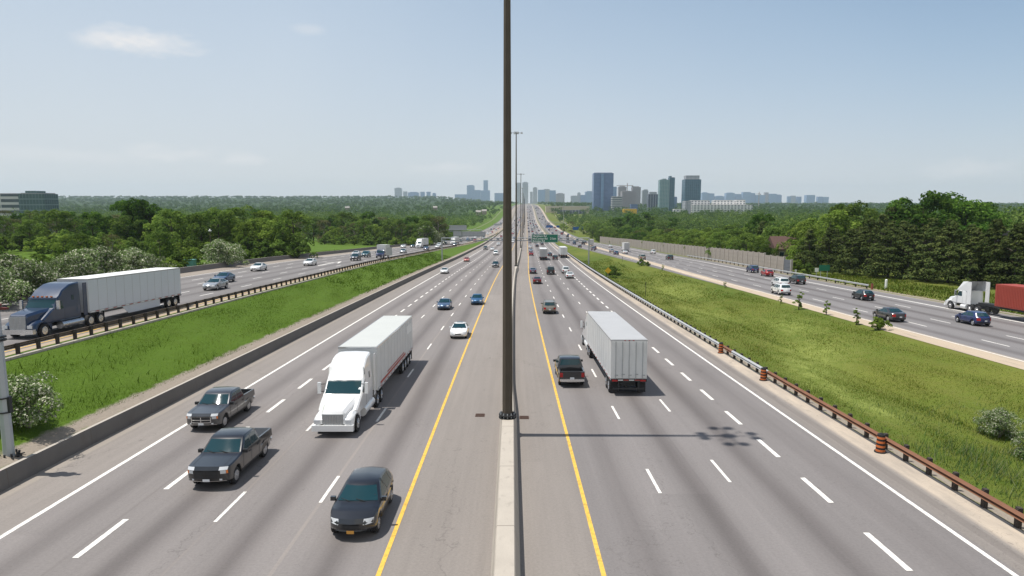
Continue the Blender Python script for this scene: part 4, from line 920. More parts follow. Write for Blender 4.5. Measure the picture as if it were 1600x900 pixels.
# ---- near, right express
place_car('pickup', 'black', 4.45, 52.4, True, 'black pickup heading away beside the white trailer', GE_R)
semi(8.25, 69.0, True, 'aero', M['truck_white'], 'white semi trailer with ribbed rear doors heading away', GE_R, side_m=M['trailer_white'], roof_m=M['trailer_grey'], tl=15.4, h=4.02)
place_car('suv', 'beige', 4.95, 93.3, True, 'beige suv heading away in the inner right express lane', GE_R)
place_car('sedan', 'maroon', 4.6, 141, True, 'dark maroon sedan ahead of the beige suv', GE_R)
place_car('sedan', 'purple grey', 4.2, 171, True, 'purple grey sedan ahead of the dark maroon one', GE_R)
place_car('van', 'black', 8.6, 168, True, 'black van in the second right express lane', GE_R)
place_car('sedan', 'white', 12.5, 155.5, True, 'white low car in the third right lane, nearer of the white pair', GE_R)
place_car('suv', 'white', 12.6, 172, True, 'white suv just ahead of the low white car', GE_R)
semi(8.5, 258, True, 'aero', M['truck_white'], 'grey box trailer under the green sign, centre right lanes', GE_R, side_m=M['trailer_grey'], roof_m=M['trailer_white'], doors='plain')
place_car('suv', 'black', 12.8, 241, True, 'black suv right of the grey trailer', GE_R)
place_car('sedan', 'dark grey', 11.9, 270, True, 'dark grey car partly hidden ahead of the black suv', GE_R)
place_car('sedan', 'red', 4.4, 274, True, 'dark red car beside the right yellow line, left of the grey trailer', GE_R)
semi(16.6, 274, True, 'aero', M['truck_white'], 'white trailer in the outer right lane beside the grassy verge', GE_R, side_m=M['trailer_white'], roof_m=M['trailer_white'], doors='plain')
place_car('sedan', 'pale blue', 4.5, 305, True, 'pale blue car just ahead of the dark red one', GE_R)
place_car('suv', 'white', 4.6, 350, True, 'white suv below the green sign in the inner lane', GE_R)
place_car('sedan', 'black', 8.5, 372, True, 'black sedan below the left part of the green sign', GE_R)
place_car('hatch', 'dark grey', 12, 400, True, 'dark grey hatchback below the middle of the green sign', GE_R)
# ---- left collector
BL = paint('blue_cab_paint', (.004, .022, .065), rough=.45)
semi(-36.3, 49.2, False, 'long', BL, 'blue long nosed semi truck with a plain white trailer on the left collector', GC_L, side_m=M['trailer_side_grey'], roof_m=M['signwhite'], skirt=True, tl=15.2, h=3.95)
place_car('sedan', 'silver', -39.2, 88.2, False, 'silver sedan behind the white trailer of the blue semi', GC_L)
place_car('sedan', 'steel blue', -42.6, 98.5, False, 'dark blue sedan next to the silver one on the left collector', GC_L)
place_car('sedan', 'white', -47.0, 123, False, 'white sedan below the flowering bush at the barrier', GC_L)
place_car('sedan', 'white', -43.2, 141, False, 'white sedan alone in mid collector below the meadow', GC_L)
place_car('suv', 'dark grey', -39.6, 165, False, 'dark grey suv left of the teal one on the left collector', GC_L)
place_car('suv', 'teal', -41.8, 185, False, 'dark teal suv left of the box truck', GC_L)
place_car('sedan', 'white', -46.5, 193, False, 'white car half hidden behind the teal suv', GC_L)
box_truck(-36.6, 182, False, P_('navy'), M['trailer_white'], 'box truck with a dark cab and a white cargo box behind the small sign', GC_L)
place_car('hatch', 'silver', -38.4, 222, False, 'silver hatchback right of the box truck', GC_L)
place_car('sedan', 'white', -50, 285, False, 'white car hugging the far barrier left of the white cab over semi', GC_L)
place_car('sedan', 'dark grey', -46.6, 288, False, 'grey car between the white car and the small white semi', GC_L)
semi(-43.2, 281, False, 'aero', M['truck_white'], 'small white semi truck seen head on, left of the gantry post', GC_L, doors='plain')
place_car('sedan', 'navy', -36.8, 262, False, 'navy sedan right of the small white semi', GC_L)
place_car('sedan', 'white', -36.4, 292, False, 'white sedan right beside the gantry post', GC_L)
place_car('suv', 'white', -39.0, 318, False, 'white suv behind the sedan at the gantry post', GC_L)
semi(-36.5, 352, False, 'aero', M['truck_white'], 'white semi truck below the sign backs of the gantry', GC_L, doors='plain')
place_car('sedan', 'dark grey', -33.6, 338, False, 'dark grey car just ahead of the gantry semi', GC_L)
place_car('sedan', 'black', -40.2, 352, False, 'black car left of the gantry semi', GC_L)
place_car('sedan', 'white', -44.5, 385, False, 'white car far behind, left of the gantry semi', GC_L)
# ---- right collector
place_car('suv', 'white', 42.4, 106.2, True, 'white suv by the tan shoulder, the nearer of two white suvs', GC_R)
place_car('suv', 'white', 47.3, 119, True, 'white suv partly hidden behind the nearer white suv', GC_R)
place_car('suv', 'black', 53.0, 125.5, True, 'black suv right of the two white ones', GC_R)
place_car('hatch', 'red', 54.6, 145, True, 'red hatchback in front of the noise wall end', GC_R)
place_car('suv', 'navy', 55.6, 157, True, 'navy suv ahead of the red hatchback by the noise wall', GC_R)
place_car('hatch', 'black', 51.4, 98.4, True, 'black hatchback alone before the pines', GC_R)
place_car('sedan', 'dark grey', 43.3, 77.0, True, 'dark grey sedan nearest the camera on the right collector', GC_R)
place_car('hatch', 'navy', 50.6, 73.6, True, 'deep blue hatchback in front of the white tractor unit', GC_R)
place_car('suv', 'black', 49.2, 218, True, 'black suv passing the middle of the noise wall', GC_R)
place_car('suv', 'white', 53.2, 268, True, 'white suv close to the far half of the noise wall', GC_R)
place_car('suv', 'beige', 40.6, 220, True, 'beige suv above the saplings at the tan shoulder', GC_R)
box_truck(46.2, 296, True, P_('white'), M['trailer_white'], 'white box truck at the far end of the noise wall', GC_R, L=8.2, H=3.9)
place_car('sedan', 'steel blue', 37.6, 262, True, 'slate blue car below the white box truck', GC_R)
place_car('sedan', 'white', 42.0, 268, True, 'white car right below the box truck by the noise wall', GC_R)
place_car('sedan', 'silver', 38.8, 285, True, 'silver car just ahead of the slate blue one', GC_R)
place_car('suv', 'maroon', 35.2, 322, True, 'maroon suv right of the gantry post', GC_R)
place_car('suv', 'purple grey', 33.2, 308, True, 'grey suv just behind the maroon suv', GC_R)
box_truck(38.4, 372, True, P_('white'), M['trailer_white'], 'white box truck just right of the gantry post', GC_R, L=8.2, H=3.9)
place_car('sedan', 'dark grey', 30.5, 350, True, 'dark grey sedan below the white truck at the gantry post', GC_R)
place_car('sedan', 'white', 46.5, 350, True, 'white sedan between the two white box trucks', GC_R)
# white tractor unit with a red container
root = empty('container_truck'); back = tractor(root, 0., 'day', M['truck_white'])
fr_ = MB(); 
o = MB().add([(-1.1, -3.2, 2.6), (1.1, -3.2, 2.6), (1.1, -2.3, 2.62), (-1.1, -2.3, 2.62), (-1.12, -4.38, 3.85), (1.12, -4.38, 3.85), (1.0, -3.3, 3.75), (-1.0, -3.3, 3.75), (-1.1, -4.38, 2.6), (1.1, -4.38, 2.6)],
             [(3, 2, 6, 7), (7, 6, 5, 4), (3, 7, 4, 8), (2, 9, 5, 6), (8, 9, 2, 3)]).build('roof_fairing', M['truck_white'], root)
for sd in (-1, 1): MB().box(sd * 1.14 - .02, sd * 1.14 + .02, -5.05, -4.32, 1.0, 3.8).build('side_fairing', M['truck_white'], root)
k_ = MB().box(-1.22, 1.22, -21.5, -9.3, 1.35, 3.95); 
for i in range(50):
    y = -21.4 + i * .24
    for sd in (-1, 1): k_.box(sd * 1.235 - .018, sd * 1.235 + .018, y, y + .12, 1.5, 3.8)
k_.build('container', M['container'], root)
MB().box(-.5, .5, -21.4, -5.5, 1.0, 1.33).box(-1.2, 1.2, -21.5, -21.3, 1.0, 1.33).build('chassis_trailer', M['darkplast'], root); truck_wheels(root, (-20, -18.7, -17.4), 1.27)
for ch in root.children: ch.location.y += 8
put(root, 58.2, 88.5 - 8, 0); tag(root, 'white day cab tractor hauling a red shipping container on the right shoulder lane', 'semi truck', GC_R)
# ---- distant traffic
far_cols = ['white', 'white', 'silver', 'black', 'dark grey', 'dark grey', 'red', 'navy', 'silver', 'white', 'black', 'steel blue']
def far_traffic(n, uf, a, b, away, where, k=1.5):
    used = []
    tries = 0
    while len(used) < n and tries < 4000:
        tries += 1
        D = a + (b - a) * rnd.random()**k; ln = rnd.randrange(4)
        if any(l == ln and abs(D - d) < 11 + D * .006 for l, d in used): continue
        used.append((ln, D)); c = rnd.choice(far_cols); kind = rnd.choice(['sedan', 'sedan', 'suv', 'hatch', 'van'])
        place_car(kind, c, uf(D, ln), D, away, f'tiny {c} {dict(sedan="sedan", suv="suv", hatch="hatchback", van="van")[kind]} far down the {where}', f'far off traffic on the {where}')
far_traffic(105, lambda D, l: [4.9, 8.5, 12.1, 15.6][l], 430, 2100, True, 'right express lanes')
far_traffic(74, lambda D, l: lane_r(D, [.17, .37, .55, .74][l]), 400, 2000, True, 'right collector road')
far_traffic(36, lambda D, l: [-6.5, -10.2, -14, -17.9][l], 440, 1900, False, 'left express lanes', 1.2)
far_traffic(30, lambda D, l: lane_l(D, [.12, .27, .43, .58][l]), 410, 1500, False, 'left collector road', 1.3)
for i, (u_, D_) in enumerate(((8.6, 470), (15.6, 560), (8.5, 700))):
    box_truck(u_, D_, True, P_('white'), M['trailer_white'], ['white box truck just beyond the green sign', 'white box truck far off in the outer right express lane', 'farthest white box truck on the right express lanes'][i], GE_R, L=8.5, H=3.9)
box_truck(-10.3, 640, False, P_('white'), M['trailer_white'], 'white box truck glimpsed between the two nearest lamp poles', GE_L, L=8.5, H=3.9)
box_truck(lane_r(930, .5), 930, True, P_('red'), M['container'], 'red box truck far down the right collector road', GC_R, L=8.5, H=3.9)

# ------------------------------------------------------------------ gantries and signs
def gantry(D, ua, ub, h, label, truss=.9, post_r=.24, center=None):
    root = empty('sign_gantry', at(ua, D)); o0 = root.location
    zb = zc(D) + h
    for u in [ua, ub] + ([center] if center is not None else []):
        p = at(u, D); MB().cyl((p.x - o0.x, 0, p.z - o0.z - .3), (p.x - o0.x, 0, zb + .1 - o0.z), post_r, post_r * .85, n=10).build('post', M['steel'], root)
    xa, xb = xc(D) + ua - o0.x, xc(D) + ub - o0.x; z = zb - o0.z
    for dy in (-.5, .5):
        MB().cyl((xa, dy, z), (xb, dy, z), .10, n=6).build('chord', M['steel'], root)
        MB().cyl((xa, dy, z - truss), (xb, dy, z - truss), .10, n=6).build('chord', M['steel'], root)
    l = MB(); n = max(4, int((xb - xa) / 2))
    for i in range(n):
        x0, x1 = xa + (xb - xa) * i / n, xa + (xb - xa) * (i + 1) / n
        for dy in (-.5, .5): l.cyl((x0, dy, z if i % 2 else z - truss), (x1, dy, z - truss if i % 2 else z), .035, n=5)
        l.cyl((x0, -.5, z), (x0, .5, z), .035, n=5)
    l.build('lattice', M['steel'], root)
    return tag(root, label, 'sign gantry')
def sign(name, x0, x1, z0, z1, D, face, label, back=False, cat='road sign', legend=None, posts=None):
    cx = (x0 + x1) / 2; root = empty(name, (cx, D, z0)); hw = (x1 - x0) / 2; h = z1 - z0
    MB().box(-hw, hw, -.03, .03, 0, h).build('panel', face, root)
    if back:
        b = MB(); n = max(3, int(2 * hw / 1.2))
        for i in range(n + 1): x = -hw + .1 + (2 * hw - .2) * i / n; b.box(x - .04, x + .04, -.10, -.03, .02, h - .02)
        for z in (h * .25, h * .75): b.box(-hw, hw, -.12, -.10, z - .05, z + .05)
        b.build('stiffener', M['steel'], root)
    if legend:
        bw = .07; MB().box(-hw + .05, hw - .05, -.035, -.031, .05, .05 + bw).box(-hw + .05, hw - .05, -.035, -.031, h - .05 - bw, h - .05).box(-hw + .05, -hw + .05 + bw, -.035, -.031, .05 + bw, h - .05 - bw).box(hw - .05 - bw, hw - .05, -.035, -.031, .05 + bw, h - .05 - bw).build('border', M['signwhite'], root)
        for (txt, x, z, sz) in legend:
            cu = bpy.data.curves.new('lettering', 'FONT'); cu.body = txt; cu.size = sz; cu.extrude = .004; cu.offset = .012; cu.materials.append(M['signwhite'])
            tmp_ = bpy.data.objects.new('lettering', cu); me_ = bpy.data.meshes.new_from_object(tmp_); bpy.data.objects.remove(tmp_); t_ = bpy.data.objects.new('lettering', me_); link(t_, root); t_.rotation_euler = (PI / 2, 0, 0); t_.location = (-hw + x, -.038, z)
    if posts:
        for px in posts: MB().cyl((px, .08, -posts_h), (px, .08, h * .9), .06, n=8).build('post', M['steel'], root)
    return tag(root, label, cat)
posts_h = 0
D1 = 215
gantry(D1, -24.6, 22.6, 8.3, 'long steel gantry spanning both express carriageways in front of the green sign', truss=.85)
px2x = lambda px, D: (px - 801) * D / F_PX
zpx = lambda py, D: 12 - (py - 316) * D / F_PX
sign('highway_sign', px2x(830.3, D1 - 1), px2x(871.5, D1 - 1), zpx(378.3, D1 - 1), zpx(365.4, D1 - 1), D1 - 1.0, M['signgreen'], 'green three line highway sign hanging over the right express lanes',
     legend=[('Markham Rd', .35, 1.78, .86), ('McCowan Rd', .35, .98, .86), ('Brimley Rd', .35, .2, .86), ('2 km', 5.9, .95, .95)])
sign('overhead_sign', px2x(709, D1 + 1), px2x(722, D1 + 1), zpx(369, D1 + 1), zpx(361, D1 + 1), D1 + 1, M['signback'], 'grey back of the small sign on the near gantry, left of the long one', back=True)
sign('overhead_sign', px2x(722.6, D1 + 1), px2x(759, D1 + 1), zpx(369, D1 + 1), zpx(361.4, D1 + 1), D1 + 1, M['signback'], 'long grey back of the sign above the left express lanes', back=True)
gantry(440, -51.5, -27, 8.6, 'smaller gantry over the left collector road, behind the near one', truss=1.2)
sign('overhead_sign', px2x(702, 441), px2x(729.5, 441), zpx(359.5, 441), zpx(351.5, 441), 441, M['signback'], 'grey back of the sign on the smaller far gantry', back=True)
D2 = 700
gantry(D2, 17.6, 44, 9.5, 'distant gantry carrying two blue signs over the right lanes', truss=1.2, center=22)
sign('highway_sign', px2x(853, D2 - 1), px2x(863.5, D2 - 1), zpx(355.2, D2 - 1), zpx(351.8, D2 - 1), D2 - 1, M['signblue'], 'left blue sign on the distant gantry')
sign('highway_sign', px2x(869, D2 - 1), px2x(875, D2 - 1), zpx(355.2, D2 - 1), zpx(351.8, D2 - 1), D2 - 1, M['signblue'], 'small right blue sign on the distant gantry')
gz6 = at(50, 600).z; posts_h = 4.5
sign('roadside_sign', px2x(894.5, 600), px2x(904.5, 600), zpx(359, 600), zpx(354, 600), 600, M['signblue'], 'large blue roadside sign beyond the right lanes, before the trees', posts=(-2, 2))
sign('roadside_sign', px2x(906, 600), px2x(911, 600), zpx(358, 600), zpx(353.6, 600), 600, M['signblue'], 'small blue roadside sign right of the large blue one', posts=(-.8, .8))
sign('highway_sign', px2x(771.5, 900), px2x(784, 900), zpx(352, 900), zpx(349, 900), 900, M['signback'], 'pale blue grey sign back far down the left collector road', posts=(-4, 4))
# small sign on the left guardrail, yellow diamond, green roadside sign
p = at(-32.3, 170); posts_h = 1.6
sign('roadside_sign', p.x - .75, p.x + .75, p.z + 1.3, p.z + 3.3, 170, M['signback'], 'small grey sign back on the left guardrail in front of the box truck', posts=(0,))
p = at(21.8, 158)
root = empty('warning_sign', p); MB().box(-.55, .55, -.02, .02, -.55, .55, M=Matrix.Translation((0, 0, 1.75)) @ Matrix.Rotation(PI / 4, 4, 'Y')).build('panel', M['yellowsign'], root)
MB().cyl((0, .06, -.3), (0, .06, 2.2), .05, n=8).build('post', M['steel'], root); tag(root, 'yellow diamond warning sign in the grass right of the express guardrail', 'warning sign')
p = at(64.6, 140); posts_h = 1.9
sign('roadside_sign', p.x - 1.0, p.x + 1.2, p.z + 1.5, p.z + 2.7, 140, M['signgreen'], 'green guide sign on two posts in front of the pines', posts=(-.7, .7))
sign('roadside_sign', p.x - 1.95, p.x - 1.2, p.z + 1.3, p.z + 2.1, 139.8, M['signwhite'], 'small white sign just left of the green guide sign', posts=(0,))
p = at(63.3, 151); MB_ = MB().cyl((0, 0, 0), (0, 0, .75), .06, n=8).cyl((0, -.03, .8), (0, .03, .8), .28, n=16); o = MB_.build('marker_post', M['signwhite'], None, 40); o.location = p; tag(o, 'short post with a round white disc behind the right guardrail', 'marker post')
p = at(64.5, 116); o = MB().cyl((0, 0, 0), (0, 0, 1.5), .2, n=12).cyl((0, 0, 1.5), (0, 0, 1.62), .2, .1, n=12).build('marker_post', M['signwhite'], None, 40); o.location = p; tag(o, 'white round bollard in the grass before the pines', 'bollard')
p = at(61.2, 114.3); root = empty('traffic_drum', p); MB().cyl((0, 0, 0), (0, 0, 1.0), .2, .18, n=12).build('barrel', mat('faded_red_drum', (.22, .06, .04), .8, noise=.2), root, 40); MB().cyl((0, 0, 1.0), (0, 0, 1.08), .1, n=8).build('handle', M['black'], root); tag(root, 'faded brown drum at the end of the far right guardrail', 'traffic drum')
for (u, D, h, lab) in ((23.2, 118, 2.4, 'thin dark marker post in the right grass strip, nearest of the two'), (33.0, 212, 1.5, 'thin marker post by the tan shoulder beyond the yellow diamond'), (-25.2, 205, 2.2, 'thin sign post on the green slope near the gantry leg')):
    o = MB().cyl((0, 0, -.2), (0, 0, h), .045, n=6).box(-.07, .07, -.02, .02, h - .3, h).build('marker_post', M['post'], None); o.location = at(u, D); tag(o, lab, 'marker post')
p = at(-59.3, 131); root = empty('street_lamp', p); MB().cyl((0, 0, -.2), (0, 0, 7), .11, .07, n=8).build('pole', M['pole_dark'], root); MB().box(-.2, .2, -.3, .3, 7, 7.2).cyl((0, 0, 7.2), (0, 0, 7.45), .14, .05, n=8).build('lamp_head', M['signwhite'], root); tag(root, 'short dark lamp post behind the left barrier by the flowering bush', 'lamp post')
p = at(-62.5, 129); o = MB().box(-.9, .9, -.6, .6, 0, 1.5).box(-.95, .95, -.65, .65, 1.5, 1.6).box(-.02, .02, -.62, -.6, .1, 1.4).build('utility_cabinet', M['teal'], None); o.location = p; tag(o, 'pale teal utility cabinet behind the left barrier', 'cabinet')
for (u, D, lab) in ((-2.05, 42.3, 'rusty drain grate on the left inner shoulder beside the nearest pole'), (.75, 41.8, 'rusty drain grate on the right inner shoulder beside the nearest pole')):
    o = MB().box(-.3, .3, -.32, .32, -.02, .012); 
    for i in range(6): o.box(-.27, .27, -.3 + i * .11, -.25 + i * .11, .012, .03)
    o = o.build('drain_grate', mat('rusty_grate', (.10, .06, .045), .8, noise=.3), None); o.location = at(u, D, .01); o.rotation_euler.x = -.0357; tag(o, lab, 'drain grate')

# ------------------------------------------------------------------ noise wall
root = empty('noise_wall', at(62.0, 151)); o0 = root.location; ysn = []
y = 151.; i = 0
wallm = mat('ribbed_wall_panel', (.33, .29, .245), .85, noise=.15, nscale=.5, bump=.4, bscale=6); wallm2 = mat('grey_wall_end_panel', (.13, .14, .155), .85, noise=.1)
colm = mat('wall_column', (.44, .40, .35), .8, noise=.1)
def wu(D): return RF(D) + 1.55
while y < 430:
    st = 4.2 if y < 250 else 6
    a, b = at(wu(y), y), at(wu(y + st), y + st); H = 4.1 if y > 165 else (3.7 if i else 3.2)
    m_ = MB(); d = (b - a)
    for k in range(4):
        z0 = -.3 + (H + .3) * k / 4; z1 = -.3 + (H + .3) * (k + 1) / 4 - .03
        q0, q1 = a - o0, b - o0
        m_.add([(q0.x, q0.y, q0.z + z0), (q1.x, q1.y, q1.z + z0), (q1.x, q1.y, q1.z + z1), (q0.x, q0.y, q0.z + z1), (q0.x + .15, q0.y, q0.z + z0), (q1.x + .15, q1.y, q1.z + z0), (q1.x + .15, q1.y, q1.z + z1), (q0.x + .15, q0.y, q0.z + z1)],
               [(0, 3, 2, 1), (4, 5, 6, 7), (3, 7, 6, 2), (0, 4, 7, 3), (1, 2, 6, 5)])
    m_.build('panel', wallm if i else wallm2, root)
    q = a - o0; MB().box(q.x - .14, q.x + .3, q.y - .13, q.y + .13, q.z - .3, q.z + H + .12).build('column', colm, root)
    y += st; i += 1
tag(root, 'tall beige noise wall of ribbed panels and columns beside the right collector road', 'noise wall')

# ------------------------------------------------------------------ vegetation
def leaf_mat(name, c1, c2, c3=None, trans=.25, s1=.35, vary=.25, patches=(), pc=(.3, .3, .1)):
    m = bpy.data.materials.new(name); m.use_nodes = True; t = m.node_tree; t.nodes.clear()
    o_ = N(t, 'ShaderNodeOutputMaterial'); d = N(t, 'ShaderNodeBsdfDiffuse'); tr = N(t, 'ShaderNodeBsdfTranslucent'); mx = N(t, 'ShaderNodeMixShader'); mx.inputs[0].default_value = trans
    oi = N(t, 'ShaderNodeObjectInfo'); g = N(t, 'ShaderNodeNewGeometry'); tcn = N(t, 'ShaderNodeTexCoord')
    nz = N(t, 'ShaderNodeTexNoise'); nz.inputs['Scale'].default_value = s1; nz.inputs['Detail'].default_value = 3
    va = N(t, 'ShaderNodeVectorMath', operation='MULTIPLY_ADD'); t.links.new(oi.outputs['Random'], va.inputs[0]); va.inputs[1].default_value = (37, 11, 5); t.links.new(tcn.outputs['Object'], va.inputs[2]); t.links.new(va.outputs[0], nz.inputs['Vector'])
    f = M_(t, 'ADD', M_(t, 'MULTIPLY_ADD', nz.outputs[0], 1.8, -.65), M_(t, 'MULTIPLY', M_(t, 'SUBTRACT', g.outputs['Random Per Island'], .5), .9), clamp=True)
    col = mixc(t, f, c1, c2)
    if c3: col = mixc(t, M_(t, 'GREATER_THAN', g.outputs['Random Per Island'], .76), col, c3)
    if patches:      # places where the grass is another colour (flattened, dry)
        so = N(t, 'ShaderNodeSeparateXYZ'); wz = N(t, 'ShaderNodeTexNoise'); wz.inputs['Scale'].default_value = .8; wz.inputs['Detail'].default_value = 5; t.links.new(tcn.outputs['Object'], wz.inputs['Vector'])
        t.links.new(tcn.outputs['Object'], so.inputs[0]); tot = None
        for (px_, py_, rx_, ry_) in patches:
            a_ = M_(t, 'DIVIDE', M_(t, 'SUBTRACT', so.outputs[0], px_), rx_); b_ = M_(t, 'DIVIDE', M_(t, 'SUBTRACT', so.outputs[1], py_), ry_)
            e_ = M_(t, 'EXPONENT', M_(t, 'MULTIPLY', M_(t, 'ADD', M_(t, 'MULTIPLY', a_, a_), M_(t, 'MULTIPLY', b_, b_)), -1.0)); tot = e_ if tot is None else M_(t, 'ADD', tot, e_)
        tot = M_(t, 'MULTIPLY', tot, M_(t, 'MULTIPLY_ADD', M_(t, 'SUBTRACT', wz.outputs[0], .40), 5., 0., clamp=True)); col = mixc(t, M_(t, 'MULTIPLY', tot, .62, clamp=True), col, pc)
    k = M_(t, 'MULTIPLY_ADD', M_(t, 'SUBTRACT', oi.outputs['Random'], .5), 2 * vary, 1.0)
    sc = N(t, 'ShaderNodeVectorMath', operation='SCALE'); t.links.new(col, sc.inputs[0]); t.links.new(k, sc.inputs['Scale'])
    t.links.new(sc.outputs[0], d.inputs[0]); t.links.new(sc.outputs[0], tr.inputs[0]); t.links.new(d.outputs[0], mx.inputs[1]); t.links.new(tr.outputs[0], mx.inputs[2]); t.links.new(mx.outputs[0], o_.inputs[0])
    return m
LM = {'broad': leaf_mat('broadleaf_foliage', (.085, .150, .028), (.225, .310, .065), trans=.45), 'bright': leaf_mat('light_green_foliage', (.120, .195, .030), (.290, .370, .075), trans=.45),
      'pine': leaf_mat('pine_needles', (.048, .072, .022), (.140, .160, .050), trans=.12), 'maple': leaf_mat('deep_green_foliage', (.045, .105, .016), (.150, .250, .042), trans=.4),
      'olive': leaf_mat('silvery_blossom_foliage', (.120, .185, .060), (.270, .320, .150), c3=(.50, .50, .38), trans=.2, s1=.8), 'brown': leaf_mat('sparse_brown_foliage', (.095, .088, .045), (.15, .16, .06)),
      'mid': leaf_mat('mid_distance_foliage', (.065, .120, .028), (.195, .265, .065), trans=.4, s1=.03), 'far': leaf_mat('distant_foliage', (.034, .075, .016), (.105, .165, .036), s1=.012)}
M['bark'] = mat('bark', (.07, .055, .042), .95, noise=.3, nscale=5); M['bark_pale'] = mat('pale_bark', (.2, .18, .15), .95, noise=.3, nscale=5)
def leaves(centers, radii, per, size, rs, up=.35, flat=1.):
    """quads scattered over clump shells"""
    K = len(centers); n = K * per
    c = np.repeat(centers, per, 0); r = np.repeat(radii, per)
    d = rs.normal(size=(n, 3)); d /= np.linalg.norm(d, axis=1, keepdims=True); d[:, 2] = np.where(d[:, 2] < -.35, -d[:, 2], d[:, 2])
    p = c + d * (r * (.70 + .34 * rs.rand(n)))[:, None] * np.array([1, 1, flat])
    nrm = d * 1.25 + rs.normal(size=(n, 3)) * .5 + np.array([0, 0, up]); nrm /= np.linalg.norm(nrm, axis=1, keepdims=True)
    a = np.cross(nrm, rs.normal(size=(n, 3))); a /= np.linalg.norm(a, axis=1, keepdims=True); b = np.cross(nrm, a)
    s = (size * (.6 + .8 * rs.rand(n)))[:, None]; a = a * s * .5; b = b * s * .36
    bend = nrm * s * .10
    return np.stack([p - a, p - b + bend, p + a, p + b - bend], 1)
def crown_clumps(kind, H, R, K, rs):
    C_, Rr = [], []
    while len(C_) < K:
        t = rs.rand(); 
        if kind == 'pine': z = H * (.03 + .95 * t); rad = R * (1.04 - t**1.35) * (.9 + .2 * rs.rand()); q = .45 + .55 * math.sqrt(rs.rand()); cr = R * .26 * (1.15 - .55 * t)
        elif kind == 'bush': z = H * (.10 + .75 * t); rad = R * math.sqrt(max(0, 1 - (t * 1.0)**2.2)); q = math.sqrt(rs.rand()); cr = R * .30
        elif kind == 'column': z = H * (.10 + .85 * t); rad = R * (1 - abs(t - .42)**1.8 * 1.6); q = math.sqrt(rs.rand()); cr = R * .30
        else: z = H * (.07 + .87 * t); rad = R * math.sqrt(max(.02, 1 - ((t - .42) / .62)**2)); q = .45 + .55 * math.sqrt(rs.rand()); cr = R * .31
        a = rs.rand() * 2 * PI; lob = 1 + (.34 if kind == 'bush' else .24) * math.sin(3 * a + H + t * 4) + .12 * math.sin(7 * a)
        C_.append((rad * q * lob * math.cos(a), rad * q * lob * math.sin(a), z)); Rr.append(cr * (.7 + .6 * rs.rand()))
    return np.array(C_), np.array(Rr)
TREES = {}
def tree_proto(key, kind, H, R, K, per, size, lm, seed, bark='bark'):
    rs = np.random.RandomState(seed); c, r = crown_clumps(kind, H, R, K, rs)
    V = leaves(c, r, per, size, rs, flat=.55 if kind == 'pine' else .85)
    cm = np_quads('crown', V, LM[lm], 'mesh')
    tb = MB(); tb.cyl((0, 0, -.6), (0, 0, H * .35), H * .020 + .05, H * .014 + .03, n=8, cap=False); tb.cyl((0, 0, H * .35), (.03 * H, 0, H * .85), H * .014 + .03, .03, n=6, cap=False)
    if kind != 'bush':
        for i in range(7):
            a = rs.rand() * 2 * PI; z = H * (.2 + .5 * rs.rand()); tb.cyl((0, 0, z), (R * .75 * math.cos(a), R * .75 * math.sin(a), z + H * .14), H * .007 + .02, .015, n=5, cap=False)
    else:
        for i in range(6):
            a = rs.rand() * 2 * PI; tb.cyl((0, 0, -.1), (R * .6 * math.cos(a), R * .6 * math.sin(a), H * .6), .05, .015, n=5, cap=False)
    t = tb.build('trunk', M[bark], None, 60); tm = t.data; bpy.data.objects.remove(t)
    TREES[key] = (cm, tm)
tree_proto('broad1', 'round', 12, 4.6, 42, 130, .46, 'broad', 1); tree_proto('broad2', 'round', 11, 5.2, 44, 130, .46, 'broad', 2); tree_proto('broad3', 'round', 13, 4.2, 42, 130, .46, 'maple', 3)
tree_proto('bright1', 'round', 10, 4.6, 40, 130, .44, 'bright', 4); tree_proto('bright2', 'column', 11, 3.2, 50, 90, .42, 'bright', 5)
tree_proto('pine1', 'pine', 12.5, 4.3, 90, 80, .40, 'pine', 6); tree_proto('pine2', 'pine', 12, 4.8, 95, 80, .40, 'pine', 7); tree_proto('pine3', 'pine', 11.5, 4.0, 85, 80, .40, 'pine', 17)
tree_proto('maple1', 'round', 15, 6.2, 52, 160, .55, 'maple', 8); tree_proto('maple2', 'round', 14, 6.8, 54, 160, .55, 'maple', 9)
tree_proto('olive1', 'bush', 4.6, 2.7, 60, 150, .19, 'olive', 10, 'bark_pale'); tree_proto('olive2', 'bush', 4.0, 3.1, 60, 150, .19, 'olive', 12, 'bark_pale')
tree_proto('brown1', 'round', 11, 4.0, 46, 45, .34, 'brown', 13, 'bark_pale'); tree_proto('shrub1', 'bush', 2.2, 1.5, 26, 80, .24, 'bright', 14); tree_proto('shrub2', 'bush', 2.6, 1.6, 26, 80, .26, 'broad', 15)
tree_proto('sapling', 'column', 2.4, .55, 22, 45, .15, 'bright', 16); tree_proto('whitebush', 'bush', 3.0, 1.75, 60, 170, .115, 'olive', 18, 'bark_pale')
KN = {'broad1': ('leafy_tree', 'tree'), 'broad2': ('leafy_tree', 'tree'), 'broad3': ('leafy_tree', 'tree'), 'bright1': ('leafy_tree', 'tree'), 'bright2': ('poplar_tree', 'tree'), 'pine1': ('pine_tree', 'pine'), 'pine2': ('pine_tree', 'pine'), 'pine3': ('pine_tree', 'pine'),
      'maple1': ('maple_tree', 'tree'), 'maple2': ('maple_tree', 'tree'), 'olive1': ('blossom_bush', 'bush'), 'olive2': ('blossom_bush', 'bush'), 'whitebush': ('blossom_bush', 'bush'), 'brown1': ('sparse_tree', 'tree'), 'shrub1': ('shrub', 'shrub'), 'shrub2': ('shrub', 'shrub'), 'sapling': ('sapling', 'sapling')}
